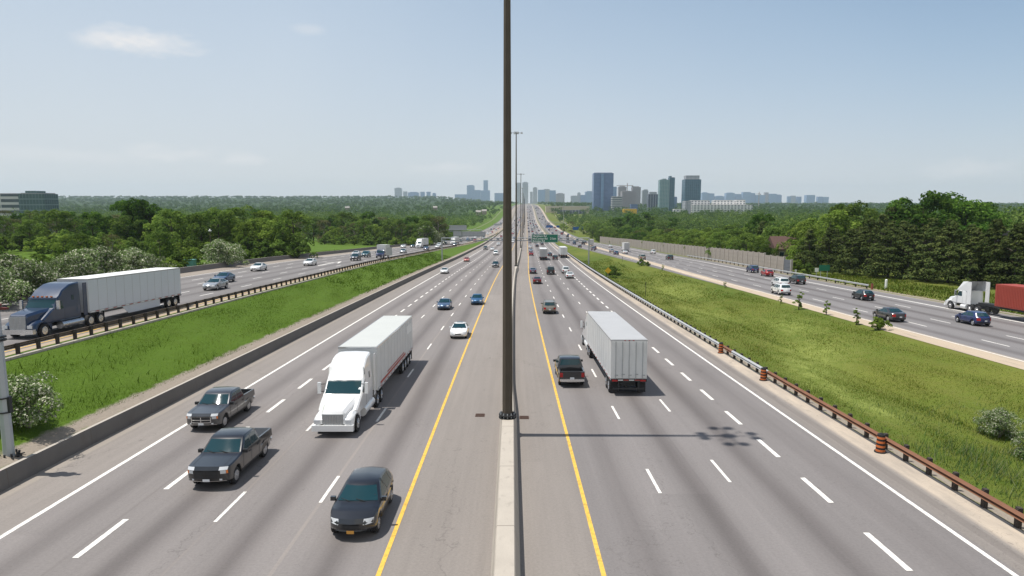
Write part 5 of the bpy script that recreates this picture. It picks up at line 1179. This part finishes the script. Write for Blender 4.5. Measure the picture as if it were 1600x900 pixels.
def tree(key, u, D, sc, label, group=None, sz=None, lean=0):
    nm, cat = KN[key]; root = empty(nm, at(u, D)); root.rotation_euler = (lean, 0, rnd.random() * 6.28); root.scale = (sc, sc, sc * (sz or 1))
    cm, tm = TREES[key]; link(bpy.data.objects.new('crown', cm), root); link(bpy.data.objects.new('trunk', tm), root)
    return tag(root, label, cat, group)
ORD = ['first', 'second', 'third', 'fourth', 'fifth', 'sixth', 'seventh', 'eighth', 'ninth', 'tenth', 'eleventh', 'twelfth', 'thirteenth', 'fourteenth', 'fifteenth', 'sixteenth', 'seventeenth', 'eighteenth', 'nineteenth', 'twentieth', 'twenty first', 'twenty second', 'twenty third', 'twenty fourth']
def T(px, D, key, sc, label, group=None, sz=None): return tree(key, px2x(px, D) - xc(D), D, sc, label, group, sz)
# right: front row of dark pines (position along x in the photo, distance)
pr = [(1262, 172, .8), (1292, 160, .88), (1325, 150, .92), (1352, 146, .98), (1385, 140, .96), (1415, 137, 1.0), (1447, 131, .98), (1478, 127, .98), (1512, 122, .95), (1545, 118, .95), (1580, 115, .93), (1618, 112, .95), (1655, 110, .95)]
for i, (px, D, s) in enumerate(pr): T(px, D, ['pine1', 'pine2', 'pine3'][i % 3], s, f'{ORD[i]} dark pine from the noise wall in the front pine row', 'front row of dark pines by the right collector')
pr = [(1300, 178, .85), (1340, 170, .95), (1372, 162, 1.08), (1405, 160, 1.0), (1440, 152, .98), (1475, 148, .96), (1510, 144, .92), (1548, 138, .92), (1590, 135, .9), (1630, 130, .92)]
for i, (px, D, s) in enumerate(pr): T(px, D, ['pine2', 'pine3', 'pine1'][i % 3], s, f'{ORD[i]} dark pine from the noise wall in the rear pine row', 'rear row of dark pines')
T(1385, 178, 'pine2', 1.30, 'tallest dark pine rising above the rear pine row'); 
T(1435, 176, 'maple1', 1.27, 'tall deep green maple towering over the middle of the pines'); T(1462, 186, 'maple2', 1.32, 'broad maple just right of the tallest maple crown'); T(1500, 178, 'maple2', 1.2, 'deep green maple at the right end of the maple crowns'); T(1410, 196, 'maple1', 1.2, 'maple crown half hidden behind the tallest pine')
T(1518, 190, 'maple1', 1.1, 'maple crown sloping down above the right pines')
for i, (px, D, k, s) in enumerate(((1262, 180, 'bright1', 1.15), (1290, 186, 'bright1', 1.45), (1254, 176, 'bright1', .8), (1318, 190, 'broad1', 1.42), (1303, 205, 'bright1', 1.5), (1345, 200, 'broad2', 1.4))):
    T(px, D, k, s, f'{ORD[i]} of the lighter leafy trees between the wall end and the pines', 'leafy trees left of the pines')
T(1187, 235, 'broad3', 1.18, 'dark full tree rising above the noise wall left of the brown house', None)
T(1188, 222, 'pine1', 1.0, 'dark conifer under the dark full tree behind the noise wall')
T(1228, 168, 'shrub1', 1.6, 'bright green shrub at the end of the noise wall'); T(1243, 160, 'shrub1', 1.3, 'low leafy shrub right of the noise wall end'); T(1262, 150, 'shrub2', 1.0, 'low shrub in front of the first pine')
# trees behind the noise wall
k = 0
for row, (off, hs) in enumerate(((5.0, .80), (12, .98), (23, 1.12))):
    D = 186 + row * 8
    while D < 460:
        u = wu(D) + off + rnd.uniform(-1.5, 1.5); key = rnd.choice(['bright1', 'bright1', 'broad1', 'broad2', 'bright1'] if D < 330 else ['broad1', 'broad2', 'broad3', 'bright1'])
        if row == 1 and rnd.random() < .12: key = 'brown1'
        tree(key, u, D, hs * rnd.uniform(.78, 1.0) * (.95 if D < 330 else .85), f'{["low", "middle", "tall"][row]} {dict(bright1="light green", broad1="mid green", broad2="bushy green", broad3="dark green", brown1="brownish sparse")[key]} tree in the belt behind the noise wall', f'{["front", "middle", "rear"][row]} trees behind the noise wall')
        D += rnd.uniform(5.5, 8.5) * (1 + row * .15)
# right, beyond the wall: taller clump before the towers
for i, (px, D, k_, s) in enumerate(((962, 480, 'broad3', 1.25), (985, 520, 'broad3', 1.5), (1002, 500, 'maple1', 1.3), (1018, 520, 'broad1', 1.4), (945, 520, 'broad2', 1.0), (930, 540, 'broad1', 1.05), (970, 560, 'maple2', 1.1), (1036, 500, 'broad2', 1.1), (915, 600, 'bright1', 1.0), (893, 640, 'brown1', 1.0), (880, 690, 'bright1', .8), (1052, 480, 'broad3', 1.2), (952, 455, 'broad1', .85), (938, 470, 'bright1', .8), (925, 500, 'broad2', .8))):
    T(px, D, k_, s, f'{ORD[i]} tree of the clump in front of the office towers', 'tree clump below the towers')
# left: blossom bushes along the barrier
bl = [(18, 72, 'olive1', 1.15), (50, 76, 'olive2', 1.05), (-12, 66, 'olive2', 1.1), (82, 78, 'olive1', .7), (112, 84, 'olive2', 1.1), (138, 88, 'olive1', 1.15), (165, 92, 'olive1', 1.2), (190, 100, 'olive2', .9), (214, 100, 'olive1', 1.1), (234, 104, 'olive2', .95), (345, 131, 'olive1', 1.2), (358, 136, 'olive2', 1.1)]
for i, (px, D, k_, s) in enumerate(bl[:10]): T(px, D, k_, s, f'{ORD[i]} silvery blossom bush behind the left barrier, {["by the left frame edge", "left of the blue cab roof", "cut by the frame", "low one above the blue cab", "above the blue cab", "tall one above the trailer front", "tallest above the trailer", "low one above the trailer", "above the trailer middle", "near the trailer rear"][i]}', 'blossom bushes behind the left barrier')
T(345, 131, 'olive1', 1.25, 'pale blossom bush right of the short lamp post'); T(358, 137, 'olive2', 1.1, 'second pale blossom bush behind the one at the lamp post')
for i, (px, D, k_, s) in enumerate(((95, 86, 'shrub1', 1.4), (128, 96, 'shrub2', 1.3), (72, 92, 'shrub2', 1.6), (250, 112, 'shrub1', 1.2), (268, 118, 'shrub1', 1.1), (282, 125, 'shrub2', 1.3), (305, 140, 'shrub1', 1.6), (388, 150, 'shrub2', 1.1), (30, 96, 'shrub1', 1.6), (-8, 90, 'shrub2', 1.8))):
    T(px, D, k_, s, f'{ORD[i]} green shrub among the growth behind the left barrier', 'green shrubs behind the left barrier')
# left woods: rows by photo x / distance
cnt = 0
def wood(pxa, pxb, D, n, keys, s, dj, label, group, sz=1.):
    for i in range(n):
        px = pxa + (pxb - pxa) * (i + .5) / n + rnd.uniform(-.35, .35) * (pxb - pxa) / n; d = D + rnd.uniform(-dj, dj); k_ = rnd.choice(keys)
        T(px, d, k_, s * rnd.uniform(.8, 1.1), label, group, sz)
wood(250, 468, 178, 11, ['bright2', 'broad1', 'bright2', 'bright1'], 1.02, 8, 'slender fresh green tree in the dense stand left of the meadow', 'dense stand left of the meadow', 1.0)
wood(190, 458, 207, 12, ['bright2', 'broad1', 'broad3', 'bright1'], 1.15, 9, 'taller green tree at the back of the stand left of the meadow', 'back of the dense stand')
wood(-60, 260, 150, 9, ['broad1', 'bright1', 'broad2', 'shrub1', 'brown1'], .62, 10, 'low round tree behind the blossom bushes on the left', 'low trees behind the blossom bushes')
wood(-80, 280, 205, 12, ['broad1', 'broad2', 'broad3', 'brown1'], .92, 14, 'mid green tree in the left wood, second line', 'left wood second line')
wood(-80, 450, 270, 17, ['broad1', 'broad3', 'broad2', 'brown1', 'bright1'], 1.02, 18, 'green tree in the left wood, third line', 'left wood third line')
wood(500, 670, 335, 11, ['brown1', 'broad1', 'brown1', 'bright1', 'broad2'], 1.0, 7, 'tree on the edge of the wood behind the meadow', 'wood edge behind the meadow')
wood(478, 690, 368, 12, ['broad1', 'broad3', 'brown1', 'broad2'], 1.25, 12, 'taller tree behind the edge of the meadow wood', 'second line behind the meadow')
wood(-80, 700, 360, 22, ['broad1', 'broad3', 'broad2', 'bright1', 'brown1'], 1.15, 18, 'tree in the left wood, fourth line', 'left wood fourth line')
wood(600, 700, 395, 7, ['broad1', 'bright1', 'shrub2', 'broad2'], .9, 15, 'tree near the left gantry beyond the meadow', 'trees near the left gantry')
wood(255, 470, 170, 12, ['shrub2', 'shrub1', 'shrub2'], 1.9, 3, 'low green shrub at the foot of the dense stand', 'undergrowth of the dense stand')
wood(505, 680, 322, 12, ['shrub2', 'shrub1', 'shrub2'], 2.0, 4, 'low green shrub along the meadow wood edge', 'undergrowth of the meadow wood edge')
wood(-80, 280, 185, 14, ['shrub2', 'shrub1', 'shrub2'], 2.3, 8, 'low green shrub under the left wood', 'undergrowth of the left wood')
T(668, 340, 'olive1', 2.2, 'silvery round tree behind the left gantry post'); T(676, 350, 'olive2', 1.9, 'second silvery tree right at the left gantry post')
wood(-80, 740, 460, 22, ['broad1', 'broad3', 'broad2'], 1.2, 30, 'tree in the left wood, fifth line', 'left wood fifth line')
# saplings and bushes on the verges
for (u, D, k_, s, lab) in ((-25.6, 35.3, 'whitebush', 1.0, 'white flowering bush on the green slope behind the grey post'), (-27.2, 34.3, 'whitebush', .62, 'smaller white flowering bush against the grey post'), (28.3, 35.8, 'whitebush', .72, 'white flowering bush in the right grass at the frame edge'), (29.0, 39.5, 'whitebush', .6, 'low white flowering bush behind the one at the right frame edge'),
                           (37.4, 87.5, 'sapling', 1.0, 'tall thin sapling with a bare lower stem by the tan shoulder'), (38.2, 81.5, 'sapling', .75, 'small sapling right of the tall thin one'), (37.8, 73.5, 'sapling', .8, 'sapling pair member left of the leafy one by the shoulder'), (38.2, 69.8, 'shrub1', .62, 'round leafy sapling below the dark grey sedan'), (37.6, 94, 'sapling', .55, 'short sapling left of the tall thin one'),
                           (34.6, 186, 'shrub2', .75, 'dark bush by the tan shoulder below the beige suv'), (35.6, 182, 'shrub2', .5, 'small bush right of the dark bush below the beige suv'), (36.2, 165, 'sapling', .6, 'tiny lone sapling on the tan shoulder line'), (23.4, 160, 'shrub2', 1.1, 'dark bush just right of the yellow diamond sign'), (24.2, 171, 'shrub2', .9, 'second dark bush behind the yellow diamond sign'), (37.2, 118, 'sapling', .5, 'tiny sapling below the black suv on the verge')):
    tree(k_, u, D, s, lab)
# far woods: one mass
def far_woods(name, rects, n, seed, lm='far', per=9):
    rs = np.random.RandomState(seed); cs = []; rr = []
    tot = 0; P_s = []
    for (xa0, xa1, D0, D1, w_) in rects:
        m_ = int(n * w_)
        for i in range(m_):
            t = rs.rand(); D = D0 * (D1 / D0)**t; px = xa0 + (xa1 - xa0) * rs.rand(); x = px2x(px, D); u = x - xc(D)
            if LB(D) - 14 < u < RF(D) + 12: continue
            H = rs.uniform(7, 14) * (1.0 if rs.rand() > .12 else 1.25); R = H * rs.uniform(.34, .5) * (1 + D / 6000.); z = gz(x, D)
            K = 9 if D < 1500 else 6
            for j in range(K):
                a = rs.rand() * 6.283; q = math.sqrt(rs.rand()) * R * .75; cs.append((x + q * math.cos(a), D + q * math.sin(a), z + H * (.35 + .5 * rs.rand()))); rr.append(R * .5)
    V = leaves(np.array(cs), np.array(rr), per, 1.9 if per < 12 else 1.3, rs)
    # leaves scale with distance so that far crowns stay closed
    k = np.clip(V[:, :1, 1:2] / 1500., .8, 3.0); c = V.mean(1, keepdims=True); V = c + (V - c) * k
    o = np_quads(name, V, LM[lm]); return tag(o, kind='stuff')
far_woods('woods', [(-60, 800, 500, 1000, 1.)], 1500, 23, 'mid', 16)
far_woods('woods', [(880, 1660, 470, 1000, .65), (1190, 1660, 215, 470, .35)], 1700, 24, 'mid', 16)
far_woods('woods', [(-60, 800, 1000, 2400, .30), (-60, 830, 2400, 6000, .40)], 5200, 21)
far_woods('woods', [(855, 1660, 900, 2400, .34), (810, 1660, 2400, 7500, .34)], 4600, 22)
# grass
def grass(name, spans, seed, mat_):
    rs = np.random.RandomState(seed); out_ = []
    for (D0, D1, uf0, uf1, dens, h, wd) in spans:
        n = int((D1 - D0) * abs(uf1 - uf0) * dens); D = D0 + (D1 - D0) * rs.rand(n); u = uf0 + (uf1 - uf0) * rs.rand(n)
        pat = .5 + .5 * np.sin(D * .31 + np.sin(u * .9) * 2) * np.cos(u * .7 + D * .13); keep = rs.rand(n) < .45 + .55 * pat; D, u = D[keep], u[keep]; pat = pat[keep]; n = len(D)
        Dg = np.linspace(D0, D1, 60); ug = np.linspace(uf0, uf1, 24); Z = np.array([[gz(xc(a) + b, a) for b in ug] for a in Dg])
        fi = (D - D0) / (D1 - D0) * 59; fj = (u - uf0) / (uf1 - uf0) * 23; i0 = np.minimum(fi.astype(int), 58); j0 = np.minimum(fj.astype(int), 22); fi -= i0; fj -= j0
        z = Z[i0, j0] * (1 - fi) * (1 - fj) + Z[i0 + 1, j0] * fi * (1 - fj) + Z[i0, j0 + 1] * (1 - fi) * fj + Z[i0 + 1, j0 + 1] * fi * fj
        x = np.array([xc(a) for a in Dg])[i0] + u; base = np.stack([x, D, z - .02], 1); a = rs.rand(n) * 6.283; hh = (h * (.35 + .9 * rs.rand(n)) * (.6 + .6 * pat))[:, None]; ww = wd * (.6 + .8 * rs.rand(n))[:, None]
        sd = np.stack([np.cos(a), np.sin(a), 0 * a], 1) * ww; ln = np.stack([rs.normal(size=n) * .35 + .15, rs.normal(size=n) * .35, np.ones(n)], 1) * hh
        out_.append(np.stack([base - sd, base + sd, base + ln], 1))
    V = np.concatenate(out_); o = np_quads(name, V, mat_); return tag(o, kind='stuff')
LM['grass_l'] = leaf_mat('lush_grass_blades', (.055, .108, .010), (.128, .190, .020), trans=.35, s1=.3, patches=[(-28, 62, 3, 7), (-27, 92, 3, 10)], pc=(.17, .19, .04)); LM['grass_r'] = leaf_mat('meadow_grass_blades', (.058, .115, .008), (.170, .205, .020), c3=(.16, .145, .03), trans=.4, s1=.07, patches=[(24.2, 52, 2.0, 6), (26.5, 59, 2.6, 5), (24.5, 45, 1.3, 3), (30, 66, 3, 5), (33, 79, 2.5, 7), (27, 95, 3, 9), (30, 125, 4, 12)], pc=(.34, .40, .10))
LM['grass_t'] = leaf_mat('tall_blue_green_grass', (.06, .12, .035), (.14, .20, .07), c3=(.20, .22, .11), trans=.35, s1=.3)
grass('grass', [(24, 60, -32.0, -24.3, 190, .12, .013), (60, 110, -32.0, -24.3, 70, .15, .024), (110, 240, -32.0, -24.3, 16, .32, .06), (34, 60, -31.6, -24.6, 3, .6, .03)], 31, LM['grass_l'])
grass('grass', [(24, 60, 20.9, 37.6, 150, .14, .014), (60, 110, 20.7, 37.3, 55, .17, .025), (110, 165, 20.7, 36.0, 16, .24, .045), (165, 240, 20.7, 31.8, 9, .26, .06)], 32, LM['grass_r'])
grass('grass', [(24, 37, 21.6, 31, 34, .70, .016), (37, 46, 22, 33, 8, .45, .018)], 33, LM['grass_t'])
grass('grass', [(70, 150, 61.8, 76, 12, .5, .05), (90, 240, -66, -57.8, 6, .5, .07)], 34, LM['grass_r'])

# ------------------------------------------------------------------ buildings
def facade(name, glass, frame, sx=3., sz=3.4, fx=.35, fz=.3, rough=.25):
    m = bpy.data.materials.new(name); m.use_nodes = True; t = m.node_tree; b = t.nodes['Principled BSDF']
    tcn = N(t, 'ShaderNodeTexCoord'); s_ = N(t, 'ShaderNodeSeparateXYZ'); t.links.new(tcn.outputs['Object'], s_.inputs[0])
    h = M_(t, 'ADD', s_.outputs[0], s_.outputs[1])
    ax = M_(t, 'LESS_THAN', M_(t, 'FRACT', M_(t, 'DIVIDE', h, sx)), fx); azz = M_(t, 'LESS_THAN', M_(t, 'FRACT', M_(t, 'DIVIDE', s_.outputs[2], sz)), fz)
    f = M_(t, 'MAXIMUM', ax, azz)
    wn = N(t, 'ShaderNodeTexNoise'); wn.inputs['Scale'].default_value = .15; wn.inputs['Detail'].default_value = 3; t.links.new(tcn.outputs['Object'], wn.inputs['Vector'])
    gcol = mixc(t, wn.outputs[0], tuple(v * .6 for v in glass), tuple(min(1, v * 1.4) for v in glass))
    t.links.new(mixc(t, f, gcol, frame), b.inputs['Base Color']); t.links.new(M_(t, 'MULTIPLY_ADD', f, .5, rough), b.inputs['Roughness'])
    return m
F_ = {'bluegrey': facade('blue_grey_glass_facade', (.10, .17, .33), (.18, .25, .40), 2.4, 3.3, .3, .25), 'light': facade('pale_blue_facade', (.15, .27, .46), (.25, .37, .54), 2.4, 3.3, .25, .2), 'teal': facade('teal_glass_facade', (.11, .24, .26), (.27, .37, .37), 4., 3.3, .3, .4),
      'teald': facade('dark_teal_glass_facade', (.05, .13, .19), (.09, .19, .25), 5., 4, .15, .15), 'grey': facade('grey_slab_facade', (.20, .23, .28), (.42, .43, .45), 3.4, 3., .5, .45), 'white': facade('white_punched_facade', (.14, .16, .19), (.78, .76, .73), 6.5, 4.2, .52, .5),
      'pink': facade('warm_grey_facade', (.20, .19, .22), (.40, .36, .37), 3, 3, .5, .4), 'blue': facade('hazy_blue_facade', (.12, .22, .42), (.20, .31, .50), 3, 3.3, .4, .3), 'office': facade('strip_window_office', (.06, .09, .11), (.62, .61, .59), 40, 4.6, .02, .46), 'greenoff': facade('green_glass_office', (.05, .11, .12), (.17, .24, .24), 2.6, 4.6, .12, .2)}
F_['darkslab'] = facade('dark_slab_facade', (.05, .07, .12), (.32, .34, .38), 7., 3.3, .25, .12)
M['roofgrey'] = mat('flat_roof', (.3, .3, .3), .9, noise=.15, nscale=.05)
def tower(px0, px1, ytop, D, fac, label, ybase=334, depth=.8, crown=None, name='office_tower', cat='tower', rot=0., group=None, top_m=None):
    cx = px2x((px0 + px1) / 2, D); wd = (px1 - px0) * D / F_PX; z1 = zpx(ytop, D); z0 = gz(cx, D) - 2; dp = wd * depth
    root = empty(name, (cx, D, z0)); h = z1 - z0
    if rot: wd = wd / (abs(math.cos(rot)) + abs(math.sin(rot)) * depth); dp = wd * depth; root.rotation_euler.z = rot
    MB().box(-wd / 2, wd / 2, -dp / 2, dp / 2, 0, h).build('wall', fac, root)
    k = .06 * wd
    MB().box(-wd / 2 + k, wd / 2 - k, -dp / 2 + k, dp / 2 - k, h, h + .8).build('roof', M['roofgrey'], root)
    if crown: MB().box(-wd * crown[0], wd * crown[1], -dp * .35, dp * .35, h + .8, h + crown[2]).build('penthouse', top_m or fac, root)
    return tag(root, label, cat, group)
DA = 1700
tower(925, 955, 272, DA, F_['bluegrey'], 'tall blue grey glass tower, leftmost of the three big ones', depth=.7, crown=(.45, .45, 1.6))
r_ = bpy.data.objects[-1] if False else None
tower(937.5, 941.5, 272.5, DA - 22, F_['light'], 'pale vertical band tower slab on the front of the blue grey tower', depth=.5, name='stair_tower')
tower(1027, 1041.5, 282, DA, F_['teal'], 'teal glass tower, middle of the three big ones', depth=.9, crown=(.2, .2, 3))
tower(1041.5, 1050, 278.5, DA + 6, F_['teald'], 'dark slab joined to the teal tower', depth=1.2, crown=(.45, -.05, 4))
tower(1064.5, 1089, 281.5, DA, F_['teald'], 'dark teal tower with a pale rooftop box, rightmost of the three', depth=.8, crown=(.42, .42, 10), top_m=F_['grey'])
tower(954, 969, 307.5, 1650, F_['office'], 'low white striped office left of the construction tower', depth=1, name='office_building', cat='building')
tower(969, 990, 299.5, 2000, F_['pink'], 'unfinished brown tower with a crane above it', crown=(.3, .1, 2))
tower(964, 976, 292.5, 2500, F_['pink'], 'warm grey tower left behind the unfinished one', crown=(.3, .3, 3)); tower(985, 998, 293, 2500, F_['pink'], 'warm grey tower right behind the unfinished one', crown=(.4, .3, 3)); tower(956.5, 961.5, 292.5, 2900, F_['light'], 'thin pale tower behind the blue grey tower')
tower(1001, 1010, 298, 2600, F_['grey'], 'pale grey block left of the dark slab block', crown=(.2, .4, 4)); tower(1010, 1026, 304, 1900, F_['darkslab'], 'dark striped slab block left of the teal tower'); tower(1050, 1055, 308, 2100, F_['bluegrey'], 'small grey block right of the dark slab')
tower(1012, 1023, 300.5, 2700, F_['grey'], 'pale block behind the dark striped slab')
# white complex
tower(1074, 1167, 320, 1320, F_['white'], 'long white building with rows of square windows below the towers', depth=.35, name='institute_building', cat='building')
tower(1066, 1075, 314.5, 1316, F_['grey'], 'pale grey wing at the left end of the long white building', name='institute_building', cat='building', depth=2.2)
tower(1075, 1104, 313.6, 1345, F_['white'], 'upper white block over the left of the long white building', name='institute_building', cat='building', depth=.6); tower(1111, 1141, 313.2, 1350, F_['white'], 'upper white block over the middle of the long white building', name='institute_building', cat='building', depth=.5); tower(1145, 1159, 312.8, 1350, F_['white'], 'upper white block over the right of the long white building', name='institute_building', cat='building', depth=.9)
# far skyline
sk = [(619, 629.5, 294.5, 'grey', 1), (632, 638, 299.5, 'grey', 0), (640, 656, 301, 'blue', 1), (658.5, 665, 300, 'blue', 0), (668, 674, 300, 'blue', 0), (677, 682.5, 302.5, 'blue', 1), (712, 731, 304, 'light', 0), (730.5, 742, 290.5, 'light', 1), (742, 751.5, 297.5, 'light', 0), (756, 763, 282.5, 'light', 0), (752, 766, 298, 'light', 0), (773, 788, 302, 'blue', 0),
      (806.5, 814, 287, 'grey', 1), (816, 825, 286, 'grey', 1), (828, 832, 300, 'grey', 0), (832.5, 839, 294, 'grey', 1), (840, 851, 297, 'light', 0), (849, 858, 296, 'grey', 0), (858, 867.5, 298, 'light', 0), (868, 881, 303, 'pink', 1), (891, 903, 306, 'grey', 0), (901, 906, 302, 'grey', 1), (906, 915, 305, 'blue', 0), (913, 925.5, 300, 'light', 1),
      (1093, 1103, 301.5, 'light', 1), (1102, 1112, 302.5, 'blue', 0), (1113, 1127, 307, 'blue', 1), (1130, 1143, 302, 'light', 1), (1145, 1154, 303.5, 'blue', 0), (1156, 1168, 300.5, 'light', 0), (1165, 1175, 302, 'blue', 0), (1176, 1190, 305, 'light', 0), (1190, 1196, 301, 'pink', 0), (1197, 1208, 303, 'light', 0), (1206, 1216, 305, 'blue', 1), (1226, 1232, 307, 'light', 0), (1231, 1238, 306, 'grey', 0), (1240, 1247, 307.5, 'blue', 0), (1254, 1267, 305, 'light', 0), (1272, 1280, 307.5, 'blue', 0), (1281, 1289, 308, 'light', 0)]
for i, (a, b, yt, f_, cr) in enumerate(sk):
    side = 'left of the lamp poles' if a < 800 else 'between lamp poles and blue grey tower' if a < 925 else 'right of the three big towers'
    j = sum(1 for q in sk[:i] if (q[0] < 800) == (a < 800) and (q[0] < 925) == (a < 925))
    tower(a, b, yt, 7200 if not (800 < a < 925) else 5600, F_[f_], f'{ORD[min(j, 23)]} hazy block from the left, {side}', depth=.7, crown=(.3, .3, 6) if cr else None, name='apartment_tower', group='far skyline towers ' + side)
# crane over unfinished tower; second crane
def crane(px, ytop, D, half, label, w_=1.):
    z0 = gz(px2x(px, D), D); root = empty('tower_crane', (px2x(px, D), D, z0)); h = zpx(ytop, D) - z0
    m_ = mat('crane_paint', (.5, .42, .4), .6, noise=.1)
    MB().box(-w_, w_, -w_, w_, 0, h + 8 * w_).build('mast', m_, root); MB().box(-half, half * .55, -w_ * .7, w_ * .7, h, h + 1.6 * w_).build('jib', m_, root); MB().box(half * .40, half * .55, -1.5, 1.5, h - 3, h).build('counterweight', M['roofgrey'], root)
    return tag(root, label, 'crane')
crane(978, 291, 1990, 32, 'tower crane above the unfinished brown tower'); crane(1182, 303.5, 2400, 10, 'slim red and white crane right of the long white building')
# left office building
tower(-40, 48.5, 304, 560, F_['office'], 'grey office block with strip windows at the left frame edge', depth=.35, name='office_building', cat='building', crown=(.3, -.1, 3))
tower(48.5, 88, 303.5, 556, F_['greenoff'], 'dark green glass wing of the left office block', depth=.8, name='office_building', cat='building', crown=(.30, .1, 2.5)); 
tower(205, 225, 325.5, 900, F_['office'], 'low pale office building half hidden in the left woods', depth=.5, name='office_building', cat='building')
M['tanroof'] = mat('warehouse_panel', (.55, .47, .36), .8, noise=.1, nscale=.05)
tower(852, 919, 322.5, 1500, M['tanroof'], 'long tan warehouse left of the blue grey tower', depth=.25, name='warehouse', cat='warehouse'); tower(870, 912, 328.5, 1440, F_['darkslab'], 'low dark blue shed in front of the tan warehouse', depth=.3, name='warehouse', cat='warehouse')
tower(972, 993, 326.5, 1250, M['yellowsign'], 'low yellow roofed store below the unfinished tower', depth=.4, name='store_building', cat='building')
tower(1050, 1067, 327, 1250, F_['white'], 'low white building left of the long white one', depth=.5, name='store_building', cat='building'); tower(983, 994, 319, 1300, F_['bluegrey'], 'blue grey low block over the yellow roofed store', depth=.6, name='store_building', cat='building')
# houses
def house(px, D, w_, d_, hh, label, roofc=(.10, .055, .045)):
    p = at(px2x(px, D) - xc(D), D); root = empty('brick_house', p); hw, hd = w_ / 2, d_ / 2
    MB().box(-hw, hw, -hd, hd, -1, hh).build('wall', mat('brick_wall', (.30, .24, .20), .9, noise=.15), root)
    rf = MB().add([(-hw - .4, -hd - .4, hh), (hw + .4, -hd - .4, hh), (hw + .4, hd + .4, hh), (-hw - .4, hd + .4, hh), (-hw - .4, 0, hh + 3.4), (hw + .4, 0, hh + 3.4)], [(0, 1, 5, 4), (2, 3, 4, 5), (1, 2, 5), (3, 0, 4), (3, 2, 1, 0)]).build('roof', mat('brown_shingle', roofc, .9, noise=.2, nscale=2), root)
    MB().box(hw - 1.6, hw - .9, -.4, .4, hh + 1.8, hh + 4.6).build('chimney', M['barrier_dark'], rf)
    for x in (-hw * .5, hw * .3):
        fr2 = MB().box(x - .7, x + .7, -hd - .06, -hd + .02, hh - 2.0, hh - .7).build('window', M['signwhite'], root); MB().box(x - .6, x + .6, -hd - .08, -hd - .065, hh - 1.9, hh - .8).build('pane', M['glass'], fr2)
    return tag(root, label, 'house')
house(1219, 190, 6.5, 8, 4.6, 'brown roofed brick house between the dark full tree and the light trees'); house(1596, 165, 9, 9, 5.6, 'dark roofed house glimpsed at the right frame edge behind the pines', (.03, .03, .032))
for i, (px, D, lab) in enumerate(((681, 1500, 'pale roofed house showing in the hillside woods left of the towers'), (748, 1250, 'white house in the hillside woods, the left of two'), (757, 1300, 'white house in the hillside woods, the right of two'), (545, 1450, 'lone house among the far woods above the meadow'))):
    h_ = house(px, D, 9, 8, 6, lab, (.30, .28, .26)); h_.location.z += 5
# tall thin pale masts right of the sign
for i, (px, D) in enumerate(((880, 760), (1532, 900))):
    p = at(px2x(px, D) - xc(D), D); root = empty('light_mast', p); MB().cyl((0, 0, 0), (0, 0, 36 if i == 0 else 24), .3, .18, n=8).build('mast', M['steel'], root); MB().cyl((0, 0, 36 if i == 0 else 24), (0, 0, 37 if i == 0 else 25), 1.2, .9, n=10).build('lamp_head', M['steel'], root)
    tag(root, ['pale tall light mast right of the green sign, before the warehouse', 'distant thin light mast above the trees on the far right'][i], 'light mast')
# ------------------------------------------------------------------ haze
hz = bpy.data.materials.new('haze'); hz.use_nodes = True; t = hz.node_tree; t.nodes.clear()
o_ = N(t, 'ShaderNodeOutputMaterial'); pv = N(t, 'ShaderNodeVolumePrincipled'); pv.inputs['Color'].default_value = (.76, .88, 1.0, 1); pv.inputs['Density'].default_value = .000070; pv.inputs['Anisotropy'].default_value = .2
t.links.new(pv.outputs[0], o_.inputs['Volume'])
hb = MB().box(-8300, 8300, -120, 10300, -25, 260).build('haze', hz); tag(hb, kind='stuff')
